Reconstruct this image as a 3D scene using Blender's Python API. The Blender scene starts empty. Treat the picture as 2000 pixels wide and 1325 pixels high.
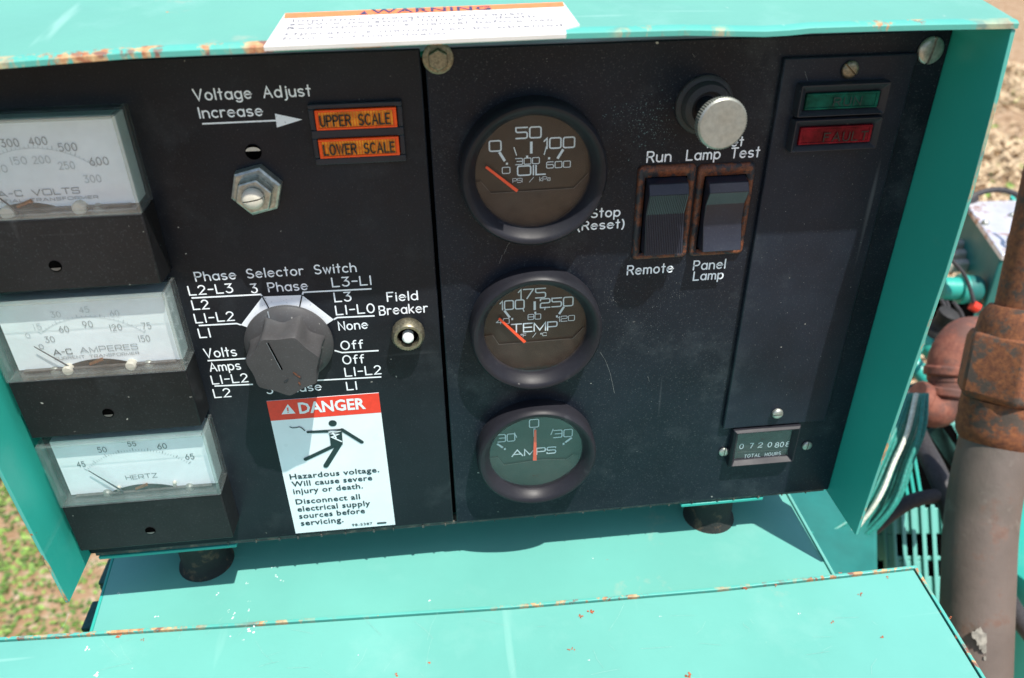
import bpy, bmesh, math, random
from mathutils import Vector, Matrix
from math import sin, cos, pi, radians, hypot, atan2
random.seed(7)
sc = bpy.context.scene
col = sc.collection

# ------------------------------------------------------------------ camera
FPX = 1525.0                                  # focal length in pixels of the 2000 px wide photograph (18 mm on DX)
PITCH, ROLL, YAW, DIST = .5585, -.01415, .1035, .306
_cp, _sp, _cy, _sy = cos(PITCH), sin(PITCH), cos(YAW), sin(YAW)
CF = Vector((_sy*_cp, _cy*_cp, -_sp))
_x = Vector((_cy, -_sy, 0)); _u = _x.cross(CF)
CX = _x*cos(ROLL) + _u*sin(ROLL)
CU = -_x*sin(ROLL) + _u*cos(ROLL)
CAM = Vector((0, -DIST, 0))
cd = bpy.data.cameras.new('camera'); cam = bpy.data.objects.new('camera', cd); col.objects.link(cam)
m = Matrix((CX, CU, -CF)).transposed().to_4x4(); m.translation = CAM
cam.matrix_world = m
cd.sensor_width = 36; cd.lens = FPX/2000*36; cd.clip_start = .01; cd.clip_end = 300
cd.dof.use_dof = True; cd.dof.focus_distance = .36; cd.dof.aperture_fstop = 7.5
cd.dof.aperture_fstop *= 36/23.6
sc.camera = cam

# ------------------------------------------------------------------ light
SUNV = Vector((-23.6, 32.4, -95.9)).normalized()      # travel direction of the light
w = bpy.data.worlds.new('World'); sc.world = w; w.use_nodes = True
nt = w.node_tree; bg = nt.nodes['Background']
sky = nt.nodes.new('ShaderNodeTexSky'); sky.sky_type = 'NISHITA'; sky.sun_disc = False
sky.sun_elevation = radians(67.3); sky.sun_rotation = atan2(-SUNV.x, -SUNV.y)
sky.air_density = 1.0; sky.dust_density = 1.5; sky.ozone_density = 1.0
nt.links.new(sky.outputs[0], bg.inputs[0]); bg.inputs[1].default_value = .12
sd = bpy.data.lights.new('sun', 'SUN'); sd.energy = 4.6; sd.angle = radians(.53); sd.color = (1, .955, .88)
sun = bpy.data.objects.new('sun', sd); col.objects.link(sun)
sun.rotation_euler = SUNV.to_track_quat('-Z', 'Y').to_euler(); sun.location = (1, -1.2, 4)
sc.view_settings.view_transform = 'Standard'; sc.view_settings.look = 'None'
sc.view_settings.gamma = 1; sc.view_settings.exposure = .50
sc.cycles.transparent_max_bounces = 24

# ------------------------------------------------------------------ geometry helpers
def ray(px, py): return CX*((px-1000)/FPX) - CU*((py-662.5)/FPX) + CF
def atY(px, py, Y=0.0):
    d = ray(px, py); return CAM + d*((Y-CAM.y)/d.y)
def atX(px, py, X):
    d = ray(px, py); return CAM + d*((X-CAM.x)/d.x)
def atZ(px, py, Z):
    d = ray(px, py); return CAM + d*((Z-CAM.z)/d.z)
def deep(px, py, z): return CAM + ray(px, py)*z      # point at depth z along the view axis

WL = {}
def link(o, parent, loc):
    loc = Vector(loc); WL[o.name] = loc; col.objects.link(o)
    if parent is not None:
        o.parent = parent; o.location = loc - WL[parent.name]
    else: o.location = loc
    return o
def thing(name, label, cat, loc=(0, 0, 0), group=None):
    o = bpy.data.objects.new(name, None); o.empty_display_size = .02
    link(o, None, loc); o['label'] = label; o['category'] = cat
    if group: o['group'] = group
    return o
def copy_tree(o, parent, loc):
    c = o.copy(); link(c, parent, loc)
    for ch in [k for k in o.children]:
        copy_tree(ch, c, Vector(loc) + (WL[ch.name]-WL[o.name]))
    return c

class MB:
    def __init__(s, off=(0, 0, 0)): s.v = []; s.f = []; s.mi = []; s.cur = 0; s.off = Vector(off)
    def add(s, vs, fs):
        n = len(s.v); s.v += [tuple(Vector(p)-s.off) for p in vs]
        s.f += [tuple(i+n for i in f) for f in fs]; s.mi += [s.cur]*len(fs)
    def box(s, x0, x1, y0, y1, z0, z1):
        s.hexa([(x0, y0, z0), (x1, y0, z0), (x1, y1, z0), (x0, y1, z0)], [(x0, y0, z1), (x1, y0, z1), (x1, y1, z1), (x0, y1, z1)])
    def hexa(s, b, t):
        n = len(b)
        s.add(list(b)+list(t), [tuple(range(n))[::-1], tuple(range(n, 2*n))] + [(i, (i+1) % n, n+(i+1) % n, n+i) for i in range(n)])
    def prism(s, pts, y0, y1):      # polygon given in x,z, from y0 (back) to y1 (front)
        s.hexa([(p[0], y0, p[1]) for p in pts], [(p[0], y1, p[1]) for p in pts])
    def lathe(s, prof, c, seg=48, axis=None, up=None, rmod=None, caps=True):
        # profile of (radius, distance along axis); axis defaults to -Y (towards the viewer)
        a = Vector(axis or (0, -1, 0)).normalized()
        e1 = Vector(up or (0, 0, 1)); e1 = (e1 - a*e1.dot(a)).normalized(); e2 = a.cross(e1); c = Vector(c)
        vs = []; fs = []
        for j, (r, h) in enumerate(prof):
            for i in range(seg):
                t = 2*pi*i/seg; rr = r*(rmod(t, j) if rmod else 1)
                vs.append(c + a*h + e1*(rr*cos(t)) + e2*(rr*sin(t)))
        for j in range(len(prof)-1):
            for i in range(seg):
                k = (i+1) % seg
                fs.append((j*seg+i, j*seg+k, (j+1)*seg+k, (j+1)*seg+i))
        if caps:
            if prof[0][0] > 1e-7: fs.append(tuple(range(seg))[::-1])
            if prof[-1][0] > 1e-7: fs.append(tuple((len(prof)-1)*seg+i for i in range(seg)))
        s.add(vs, fs)
    def tube(s, path, r, seg=12, rs=None, close=True):
        path = [Vector(p) for p in path]; n = len(path); vs = []; fs = []
        t0 = (path[1]-path[0]).normalized(); ref = Vector((0, 0, 1)) if abs(t0.z) < .9 else Vector((1, 0, 0))
        e = (ref - t0*ref.dot(t0)).normalized()
        for i, p in enumerate(path):
            t = (path[min(i+1, n-1)] - path[max(i-1, 0)]).normalized()
            e = (e - t*e.dot(t)).normalized(); g = t.cross(e); rr = rs[i] if rs else r
            for k in range(seg):
                a = 2*pi*k/seg; vs.append(p + e*(rr*cos(a)) + g*(rr*sin(a)))
        for i in range(n-1):
            for k in range(seg):
                q = (k+1) % seg; fs.append((i*seg+k, i*seg+q, (i+1)*seg+q, (i+1)*seg+k))
        if close: fs += [tuple(range(seg))[::-1], tuple((n-1)*seg+k for k in range(seg))]
        s.add(vs, fs)
    def build(s, name, mat, parent=None, bevel=0, smooth=32, seg=2, label=None, kind=None, fix=True):
        me = bpy.data.meshes.new(name); me.from_pydata(s.v, [], s.f); me.update()
        for mt in (mat if isinstance(mat, (list, tuple)) else [mat]): me.materials.append(mt)
        if isinstance(mat, (list, tuple)): me.polygons.foreach_set('material_index', s.mi)
        if fix:
            b = bmesh.new(); b.from_mesh(me); bmesh.ops.recalc_face_normals(b, faces=b.faces); b.to_mesh(me); b.free()
        if smooth: me.shade_smooth(); me.set_sharp_from_angle(angle=radians(smooth))
        o = bpy.data.objects.new(name, me); link(o, parent, s.off)
        if bevel:
            md = o.modifiers.new('bevel', 'BEVEL'); md.width = bevel; md.segments = seg; md.limit_method = 'ANGLE'; md.angle_limit = radians(35)
            md.harden_normals = False
        if label: o['label'] = label
        if kind: o['kind'] = kind
        return o

def curve_pts(pts, n=10):               # Catmull-Rom through the given points
    P = [Vector(p) for p in pts]; P = [P[0]*2-P[1]] + P + [P[-1]*2-P[-2]]; out = []
    for i in range(1, len(P)-2):
        for k in range(n):
            t = k/n; a, b, c, d = P[i-1:i+3]
            out.append(.5*((2*b) + (c-a)*t + (2*a-5*b+4*c-d)*t*t + (3*b-a-3*c+d)*t**3))
    out.append(P[-2]); return out

# ------------------------------------------------------------------ stroke lettering
def arc(cx, cy, rx, ry, a, b, n=12):
    return [(cx+rx*cos(radians(a+(b-a)*i/n)), cy+ry*sin(radians(a+(b-a)*i/n))) for i in range(n+1)]
O3 = lambda: arc(.3, .33, .3, .33, 90, 450, 18)
PLAIN = {
 'V': (.75, [[(0, 1), (.37, 0), (.75, 1)]]), 'A': (.75, [[(0, 0), (.37, 1), (.75, 0)], [(.13, .35), (.62, .35)]]),
 'o': (.6, [O3()]), 'l': (.05, [[(.03, 0), (.03, 1)]]), 't': (.34, [[(.17, 0), (.17, .98)], [(0, .66), (.34, .66)]]),
 'a': (.6, [O3(), [(.6, .66), (.6, 0)]]), 'd': (.6, [O3(), [(.6, 1), (.6, 0)]]), 'b': (.6, [O3(), [(0, 1), (0, 0)]]),
 'g': (.6, [O3(), [(.6, .66), (.6, -.1)] + arc(.32, -.1, .28, .2, 0, -150, 8)]),
 'p': (.6, [O3(), [(0, .66), (0, -.32)]]), 'e': (.6, [[(.02, .36), (.6, .36)] + arc(.3, .33, .3, .33, 5, 315, 16)]),
 'j': (.2, [[(.2, .66), (.2, -.12)] + arc(.04, -.12, .16, .18, 0, -100, 6), [(.2, .86), (.2, .92)]]),
 'i': (.05, [[(.03, 0), (.03, .66)], [(.03, .86), (.03, .92)]]),
 'u': (.55, [[(0, .66), (0, .26)] + arc(.27, .26, .27, .26, 180, 360, 8) + [(.55, .66)], [(.55, .3), (.55, 0)]]),
 'n': (.55, [[(0, .66), (0, 0)], [(0, .4)] + arc(.27, .4, .27, .26, 180, 0, 8) + [(.55, 0)]]),
 'm': (.85, [[(0, .66), (0, 0)], [(0, .44)] + arc(.21, .44, .21, .22, 180, 0, 8) + [(.42, 0)], [(.42, .44)] + arc(.63, .44, .21, .22, 180, 0, 8) + [(.85, 0)]]),
 'h': (.55, [[(0, 1), (0, 0)], [(0, .4)] + arc(.27, .4, .27, .26, 180, 0, 8) + [(.55, 0)]]),
 'r': (.38, [[(0, .66), (0, 0)], [(0, .38)] + arc(.26, .38, .26, .28, 180, 60, 6)]),
 's': (.5, [arc(.25, .495, .24, .165, 40, 270, 9) + arc(.25, .165, .25, .165, 90, -140, 9)]),
 'c': (.52, [arc(.3, .33, .3, .33, 50, 310, 14)]), 'w': (.75, [[(0, .66), (.19, 0), (.37, .62), (.56, 0), (.75, .66)]]),
 'f': (.34, [[(.13, 0), (.13, .75)] + arc(.31, .75, .18, .24, 180, 70, 6), [(0, .62), (.33, .62)]]),
 'k': (.5, [[(0, 1), (0, 0)], [(.48, .66), (0, .25)], [(.15, .38), (.5, 0)]]),
 'I': (.05, [[(.03, 0), (.03, 1)]]), 'P': (.62, [[(0, 0), (0, 1), (.36, 1)] + arc(.36, .74, .26, .26, 90, -90, 8) + [(0, .48)]]),
 'R': (.64, [[(0, 0), (0, 1), (.36, 1)] + arc(.36, .75, .26, .25, 90, -90, 8) + [(0, .5)], [(.36, .5), (.64, 0)]]),
 'B': (.62, [[(0, 0), (0, 1), (.34, 1)] + arc(.34, .76, .24, .24, 90, -90, 8) + [(0, .52)], [(.34, .52)] + arc(.34, .26, .28, .26, 90, -90, 8) + [(0, 0)]]),
 'S': (.62, [arc(.31, .74, .28, .26, 35, 270, 10) + arc(.31, .24, .31, .24, 90, -145, 10)]),
 'F': (.58, [[(0, 0), (0, 1), (.58, 1)], [(0, .54), (.45, .54)]]), 'L': (.58, [[(0, 1), (0, 0), (.58, 0)]]),
 'N': (.65, [[(0, 0), (0, 1), (.65, 0), (.65, 1)]]), 'T': (.66, [[(0, 1), (.66, 1)], [(.33, 1), (.33, 0)]]),
 'O': (.76, [arc(.38, .5, .38, .5, 90, 450, 22)]), 'C': (.7, [arc(.38, .5, .38, .5, 50, 310, 18)]),
 '0': (.62, [arc(.31, .5, .31, .5, 90, 450, 22)]), '1': (.1, [[(.05, 0), (.05, 1)]]),
 '2': (.6, [arc(.3, .72, .28, .28, 165, -25, 9) + [(0, 0), (.6, 0)]]),
 '3': (.6, [[(.04, 1), (.56, 1), (.26, .62)] + arc(.29, .31, .31, .31, 85, -150, 10)]),
 '4': (.62, [[(.46, 0), (.46, 1), (0, .3), (.62, .3)]]), '5': (.6, [[(.54, 1), (.1, 1), (.05, .55)] + arc(.3, .33, .3, .33, 120, -145, 12)]),
 '6': (.6, [arc(.3, .32, .3, .32, 90, 450, 16), [(.02, .4), (.42, 1)]]),
 '7': (.6, [[(0, 1), (.6, 1), (.2, 0)]]), '8': (.6, [arc(.3, .75, .25, .25, 90, 450, 14), arc(.3, .26, .3, .26, 90, 450, 14)]),
 '9': (.6, [arc(.3, .68, .3, .32, 90, 450, 16), [(.58, .6), (.18, 0)]]),
 '-': (.42, [[(0, .5), (.42, .5)]]), '(': (.2, [arc(.4, .4, .38, .72, 125, 235, 8)]), ')': (.2, [arc(-.2, .4, .38, .72, 55, -55, 8)]),
 "'": (.05, [[(.03, 1), (.03, .8)]]), '.': (.06, [[(.02, 0), (.05, .02)]]), '/': (.45, [[(0, 0), (.45, 1)]]), ' ': (.62, []),
 'U': (.62, [[(0, 1), (0, .3)] + arc(.31, .3, .31, .3, 180, 360, 8) + [(.62, 1)]]), 'E': (.55, [[(.55, 1), (0, 1), (0, 0), (.55, 0)], [(0, .52), (.45, .52)]]),
 'W': (.95, [[(0, 1), (.24, 0), (.47, .95), (.71, 0), (.95, 1)]]), 'H': (.62, [[(0, 0), (0, 1)], [(.62, 0), (.62, 1)], [(0, .5), (.62, .5)]]),
}
def rnd(pts, r, closed=False, n=4):      # rounds the corners of a polyline
    P = [Vector(p) for p in pts]; out = []; N = len(P)
    for i in range(N):
        if not closed and i in (0, N-1): out.append(P[i]); continue
        a, b, c = P[(i-1) % N], P[i], P[(i+1) % N]
        d1 = (a-b); d2 = (c-b); q = min(r, d1.length*.45, d2.length*.45); p1 = b+d1.normalized()*q; p2 = b+d2.normalized()*q
        for k in range(n+1):
            t = k/n; out.append(p1*(1-t)**2 + b*2*t*(1-t) + p2*t*t)
    if closed: out.append(out[0])
    return [tuple(p) for p in out]
def sq(w_, *strokes):
    out = []
    for s in strokes:
        cl = s[0] == 'c'; pts = s[1:] if cl else s
        out.append(rnd([(x*w_, y) for x, y in pts], .2, cl))
    return (w_, out)
Wd = 1.0
SQUARE = {
 '0': sq(Wd, ('c', (0, 0), (0, 1), (1, 1), (1, 0))), 'O': sq(1.2, ('c', (0, 0), (0, 1), (1, 1), (1, 0))),
 '1': (.28, [[(0, .72), (.26, 1), (.26, 0)]]), '2': sq(Wd, ((0, .8), (0, 1), (1, 1), (1, .52), (0, .52), (0, 0)), ((0, 0), (1, 0))),
 '3': sq(Wd, ((0, 1), (1, 1), (1, 0), (0, 0)), ((.2, .52), (.98, .52))), '4': sq(Wd, ((.75, 0), (.75, 1)), ((.75, 1), (0, .3)), ((0, .3), (1, .3))),
 '5': sq(Wd, ((1, 1), (0, 1)), ((0, 1), (0, .56), (1, .56), (1, 0), (0, 0))),
 '6': sq(Wd, ((.95, 1), (0, 1), (0, 0), (1, 0), (1, .56), (0.02, .56))), '7': sq(Wd, ((0, 1), (1, 1)), ((1, 1), (.35, 0))),
 '8': sq(Wd, ('c', (0, 0), (0, 1), (1, 1), (1, 0)), ((.02, .52), (.98, .52))), '9': sq(Wd, ((.05, 0), (1, 0), (1, 1), (0, 1), (0, .46), (.98, .46))),
 'I': (.05, [[(.03, 0), (.03, 1)]]), 'L': (.85, [[(0, 1), (0, 0), (.85, 0)]]), 'T': (1.05, [[(0, 1), (1.05, 1)], [(.52, 1), (.52, 0)]]),
 'E': (.9, [[(.9, 1), (0, 1), (0, 0), (.9, 0)], [(0, .52), (.85, .52)]]), 'M': (1.2, [[(0, 0), (0, 1), (.6, .1), (1.2, 1), (1.2, 0)]]),
 'P': sq(1.0, ((0, 0), (0, 1)), ((0, 1), (1, 1), (1, .42), (0, .42))), 'A': (1.25, [[(0, 0), (.62, 1), (1.25, 0)], [(.2, .3), (1.05, .3)]]),
 'S': sq(1.0, ((1, .85), (1, 1), (0, 1), (0, .52), (1, .52), (1, 0), (0, 0), (0, .15))), 'F': (.8, [[(0, 0), (0, 1), (.8, 1)], [(0, .5), (.7, .5)]]),
 'C': sq(.95, ((1, .8), (1, 1), (0, 1), (0, 0), (1, 0), (1, .2))), 'k': (.6, [[(0, 0), (0, 1)], [(.6, .7), (0, .3), (.6, 0)]]),
 'a': (.7, [rnd([(0, .7), (.7, .7), (.7, 0)], .15), rnd([(.7, 0), (0, 0), (0, .4), (.7, .4)], .12)]), ' ': (.8, []), '-': (.5, [[(0, .5), (.5, .5)]]),
 'V': (1.15, [[(0, 1), (.57, 0), (1.15, 1)]]), 'R': (1.0, [rnd([(0, 0), (0, 1), (1, 1), (1, .42), (0, .42)], .2), [(.6, .42), (1, 0)]]),
 'N': (1.0, [[(0, 0), (0, 1), (1, 0), (1, 1)]]), 'U': sq(1.0, ((0, 1), (0, 0), (1, 0), (1, 1))), 'H': (1, [[(0, 0), (0, 1)], [(1, 0), (1, 1)], [(0, .5), (1, .5)]]),
 'Z': (1, [[(0, 1), (1, 1), (0, 0), (1, 0)]]), '/': (.6, [[(0, 0), (.6, 1)]]), 'o': (.4, [arc(.2, .8, .2, .2, 0, 360, 10)]),
}
class Frame:
    """A flat surface: origin, in-plane axes, normal; turns photo measurements into surface coordinates."""
    def __init__(s, o, ux=(1, 0, 0), uy=(0, 0, 1), n=(0, -1, 0)):
        s.o, s.ux, s.uy, s.n = Vector(o), Vector(ux), Vector(uy), Vector(n); s.k = 0
    def uv(s, px, py):
        d = ray(px, py); t = (s.o-CAM).dot(s.n)/d.dot(s.n); q = CAM+d*t-s.o
        return (q.dot(s.ux), q.dot(s.uy))
    def P(s, u, v, h=0): return s.o + s.ux*u + s.uy*v + s.n*h
def stroke(mb, fr, pts, wd, h=.0001, cap=True):
    fr.k += 1; h = h + (fr.k % 12)*.000012
    P = [Vector(p).to_2d() if len(p) > 2 else Vector(p) for p in pts]
    Q = [P[0]]
    for p in P[1:]:
        if (p-Q[-1]).length > 1e-6: Q.append(p)
    P = Q
    if len(P) < 2: return
    closed = (P[0]-P[-1]).length < 1e-6 and len(P) > 3
    if closed: P = P[:-1]
    n = len(P); L = []; R = []; hw = wd/2
    for i in range(n):
        if closed: a, b = P[i-1], P[(i+1) % n]
        else: a, b = P[max(i-1, 0)], P[min(i+1, n-1)]
        d1 = (P[i]-a).normalized() if (P[i]-a).length > 0 else (b-P[i]).normalized()
        d2 = (b-P[i]).normalized() if (b-P[i]).length > 0 else d1
        t = (d1+d2); t = t.normalized() if t.length > .2 else d1
        nn = Vector((-t.y, t.x)); c = max(.5, nn.dot(Vector((-d1.y, d1.x))))
        L.append(P[i]+nn*hw/c); R.append(P[i]-nn*hw/c)
    vs = [fr.P(p.x, p.y, h) for p in L] + [fr.P(p.x, p.y, h) for p in R]
    fs = [(i, n+i, n+(i+1) % n, (i+1) % n) for i in range(n if closed else n-1)]
    if cap and not closed:
        for e, s_ in ((0, -1), (n-1, 1)):
            d = (P[1]-P[0]).normalized() if e == 0 else (P[-1]-P[-2]).normalized()
            nn = Vector((-d.y, d.x)); base = len(vs); k = 4
            for j in range(1, k):
                a = pi*j/k; q = P[e] + nn*(hw*cos(a)) + d*(s_*hw*sin(a)); vs.append(fr.P(q.x, q.y, h))
            fs.append(tuple([e] + list(range(base, base+k-1)) + [n+e]))
    mb.add(vs, fs)
def line_px(mb, fr, pts, wd, **k): stroke(mb, fr, [fr.uv(*p) for p in pts], wd, **k)
def poly(mb, fr, uvs, h): mb.add([fr.P(u, v, h) for u, v in uvs], [tuple(range(len(uvs)))])
def text(mb, fr, s, a, b, cap, wd, font=PLAIN, gap=.28, h=.0001, level=True):
    """string s with its baseline running from photo point a to photo point b, capital height cap (photo px)"""
    A = Vector(fr.uv(*a)); B = Vector(fr.uv(*b)); T = Vector(fr.uv(a[0], a[1]-cap)); H = T.y-A.y
    if level: y = (A.y+B.y)/2; A.y = B.y = y
    tot = sum(font[c][0] for c in s) + gap*(len(s)-1); k = (B.x-A.x)/tot; x = A.x; slope = (B.y-A.y)/(B.x-A.x)
    for c in s:
        w_, ss = font[c]
        for st in ss: stroke(mb, fr, [(x+p[0]*k, A.y+(x-A.x)*slope+p[1]*H) for p in st], wd, h)
        x += (w_+gap)*k
_fc = {}
def font_text(mb, fr, s, a, b, cap, bold=0, h=.0001, space=1.0):
    cu = bpy.data.curves.new('t', 'FONT'); cu.body = s; cu.size = 1; cu.resolution_u = 2; cu.offset = bold; cu.space_character = space
    o = bpy.data.objects.new('t', cu); col.objects.link(o)
    dg = bpy.context.evaluated_depsgraph_get(); me = bpy.data.meshes.new_from_object(o.evaluated_get(dg))
    xs = [v.co.x for v in me.vertices]; x0, x1 = min(xs), max(xs)
    A = Vector(fr.uv(*a)); B = Vector(fr.uv(*b)); T = Vector(fr.uv(a[0], a[1]-cap)); H = (T.y-A.y)/.70
    y = (A.y+B.y)/2; k = (B.x-A.x)/(x1-x0)
    mb.add([fr.P(A.x+(v.co.x-x0)*k, y+v.co.y*H, h) for v in me.vertices], [tuple(p.vertices) for p in me.polygons])
    bpy.data.objects.remove(o); bpy.data.curves.remove(cu); bpy.data.meshes.remove(me)

# ------------------------------------------------------------------ materials
class NT:
    def __init__(s, name):
        s.m = bpy.data.materials.new(name); s.m.use_nodes = True; s.t = s.m.node_tree
        s.b = s.t.nodes['Principled BSDF']; s.out = s.t.nodes['Material Output']
    def n(s, ty, **k):
        o = s.t.nodes.new(ty)
        for a, v in k.items(): setattr(o, a, v)
        return o
    def l(s, a, b): s.t.links.new(a, b)
    def geo(s):
        if not hasattr(s, '_g'): s._g = s.n('ShaderNodeNewGeometry').outputs['Position']
        return s._g
    def mapped(s, scale):
        mp = s.n('ShaderNodeMapping'); mp.inputs['Scale'].default_value = scale if hasattr(scale, '__len__') else (scale,)*3
        s.l(s.geo(), mp.inputs[0]); return mp
    def noise(s, scale, detail=4, rough=.6, stretch=(1, 1, 1), rot=None, off=(0, 0, 0)):
        mp = s.mapped(stretch); mp.inputs['Location'].default_value = off
        if rot: mp.inputs['Rotation'].default_value = rot
        nz = s.n('ShaderNodeTexNoise'); nz.inputs['Scale'].default_value = scale; nz.inputs['Detail'].default_value = detail
        nz.inputs['Roughness'].default_value = rough; s.l(mp.outputs[0], nz.inputs['Vector']); return nz.outputs[0]
    def ramp(s, x, a, b, lo=0., hi=1.):
        r = s.n('ShaderNodeMapRange'); r.inputs[1].default_value = a; r.inputs[2].default_value = b
        r.inputs[3].default_value = lo; r.inputs[4].default_value = hi; r.clamp = True; s.l(x, r.inputs[0]); return r.outputs[0]
    def mix(s, f, a, b):
        x = s.n('ShaderNodeMix', data_type='RGBA'); s.put(f, x.inputs[0]); s.put(a, x.inputs[6]); s.put(b, x.inputs[7]); return x.outputs[2]
    def put(s, v, i):
        if hasattr(v, 'links') or isinstance(v, bpy.types.NodeSocket): s.l(v, i)
        elif hasattr(v, '__len__'): i.default_value = tuple(v)+((1,) if len(v) == 3 else ())
        else: i.default_value = v
    def math(s, op, a, b=0.):
        x = s.n('ShaderNodeMath', operation=op); s.put(a, x.inputs[0]); s.put(b, x.inputs[1]); x.use_clamp = False; return x.outputs[0]
    def bump(s, h, strength, dist=.0005):
        b = s.n('ShaderNodeBump'); b.inputs['Strength'].default_value = strength; b.inputs['Distance'].default_value = dist
        s.l(h, b.inputs['Height']); s.l(b.outputs[0], s.b.inputs['Normal'])
    def set(s, **k):
        for a, v in k.items(): s.put(v, s.b.inputs[{'col': 'Base Color', 'rough': 'Roughness', 'metal': 'Metallic', 'ior': 'IOR', 'coat': 'Coat Weight', 'spec': 'Specular IOR Level'}[a]])
        return s.m

def plain(name, c, rough=.5, metal=0., var=.25, scale=400, bump=0., spec=.5, grain=None):
    t = NT(name); nz = t.noise(scale, 4, .6)
    d = tuple(x*(1-var) for x in c); e = tuple(min(1, x*(1+var)) for x in c)
    colr = t.mix(t.ramp(nz, .35, .65), d, e)
    if bump: t.bump(nz, bump, .0003)
    return t.set(col=colr, rough=t.ramp(t.noise(scale*.4, 3), .3, .7, max(.03, rough-.08), min(1, rough+.12)), metal=metal, spec=spec)

TEAL0 = (.030, .385, .315); TEALT = (.15, .41, .355)  # same enamel in two tones: as shaded, and washed out by sun
def teal(name, rust=.0, dirt=.5, edge_rust=0., fade=.0, TEAL=TEAL0, escale=45):
    t = NT(name)
    base = t.mix(t.ramp(t.noise(9, 5, .6), .3, .7), tuple(x*.93 for x in TEAL), tuple(x*1.06 for x in TEAL))
    base = t.mix(t.ramp(t.noise(22, 6, .65, off=(3, 1, 2)), .55, .8, 0, .35*dirt+fade), base, (.28, .52, .47))       # chalky oxidised paint
    scr = t.noise(60, 3, .5, stretch=(1, .08, 1), rot=(0, 0, .5)); base = t.mix(t.ramp(scr, .68, .74, 0, .30*dirt), base, (.42, .66, .6))
    scr2 = t.noise(75, 3, .5, stretch=(.07, 1, 1), rot=(0, 0, .25), off=(5, 5, 5)); base = t.mix(t.ramp(scr2, .70, .75, 0, .28*dirt), base, (.42, .66, .6))
    fl = t.noise(330, 2, .5, off=(9, 2, 4)); base = t.mix(t.ramp(fl, .79, .81, 0, .8*dirt), base, (.75, .78, .7))    # droppings, chips
    stain = t.noise(14, 6, .75, off=(7, 7, 1)); base = t.mix(t.ramp(stain, .63, .72, 0, .6*dirt), base, (.40, .42, .33))
    rn = t.noise(130, 4, .55, off=(1, 6, 3)); thr = .78-.22*rust
    rm = t.ramp(rn, thr, thr+.02, 0, .95)
    rc = t.mix(t.ramp(t.noise(600, 3), .4, .6), (.33, .07, .02), (.55, .30, .12))
    base = t.mix(rm, base, rc)
    if edge_rust:
        er = t.noise(escale, 7, .75, stretch=(1, 1, .3), off=(2, 8, 1)); em = t.math('MULTIPLY', t.ramp(er, .62-.2*edge_rust, .66-.2*edge_rust, 0, .95), t.ramp(t.noise(18, 3, off=(1, 1, 7)), .38, .5))
        ec = t.mix(t.ramp(t.noise(260, 4), .35, .65), (.36, .12, .05), (.62, .42, .2)); ec = t.mix(t.ramp(t.noise(90, 3, off=(4, 4, 4)), .55, .6), ec, (.22, .09, .07))
        base = t.mix(em, base, ec); rm = t.math('MAXIMUM', rm, em)
    t.bump(t.math('ADD', t.noise(700, 2), t.math('MULTIPLY', rm, 1.5)), .12, .0004)
    return t.set(col=base, rough=t.math('ADD', t.ramp(t.noise(30, 4), .3, .7, .30, .45), t.math('MULTIPLY', rm, .4)))

def black_paint(name, c=(.006, .009, .015), dust=1., rough=.34, fade=0., speck=1., spec=.22):
    t = NT(name)
    base = t.mix(t.ramp(t.noise(12, 6, .65), .35, .75), c, tuple(x*1.9+.004 for x in c))
    base = t.mix(t.ramp(t.noise(26, 6, .7, off=(4, 0, 2)), .55, .8, 0, .20*dust+fade), base, (.10, .12, .13))
    sc1 = t.noise(120, 2, .5, stretch=(.05, 1, 1), rot=(0, .5, 0)); base = t.mix(t.ramp(sc1, .72, .76, 0, .10*dust), base, (.3, .32, .33))
    sc2 = t.noise(110, 2, .5, stretch=(1, 1, .05), rot=(0, .2, 0), off=(3, 3, 3)); base = t.mix(t.ramp(sc2, .71, .76, 0, .12*dust), base, (.3, .32, .33))
    fine = t.noise(1500, 2, .5); base = t.mix(t.ramp(fine, .60, .75, 0, .10*dust), base, (.25, .28, .29))
    sp = t.noise(420, 1, .4, off=(1, 2, 3)); msk = t.ramp(t.noise(16, 3, off=(8, 8, 8)), .45, .62)
    base = t.mix(t.math('MULTIPLY', t.ramp(sp, .78, .80, 0, .7*speck), msk), base, (.45, .44, .4))
    t.bump(t.noise(1100, 3), .10, .0002)
    return t.set(col=base, rough=t.ramp(t.noise(40, 4), .3, .7, rough-.05, rough+.1), spec=spec)

def rusty(name, steel=(.10, .085, .075), amount=.5, rough=.75, scale=60, cols=((.20, .06, .03), (.42, .16, .06)), patch=None):
    t = NT(name); n1 = t.noise(scale, 7, .7); m = t.ramp(n1, .62-.3*amount, .7-.3*amount)
    rc = t.mix(t.ramp(t.noise(scale*4, 5, .7, off=(3, 1, 1)), .35, .65), cols[0], cols[1])
    base = t.mix(m, t.mix(t.ramp(t.noise(scale*.5, 4), .3, .7), steel, tuple(x*1.7 for x in steel)), rc)
    if patch: base = t.mix(t.ramp(t.noise(13, 5, .7, off=patch), .56, .66, 0, .55), base, (.30, .27, .23)); base = t.mix(t.ramp(t.noise(8, 4, .6, off=(6, 6, 6)), .5, .68, 0, .6), base, (.045, .045, .032))
    t.bump(t.noise(scale*6, 5, .7), .5, .0008)
    return t.set(col=base, rough=rough)

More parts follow.
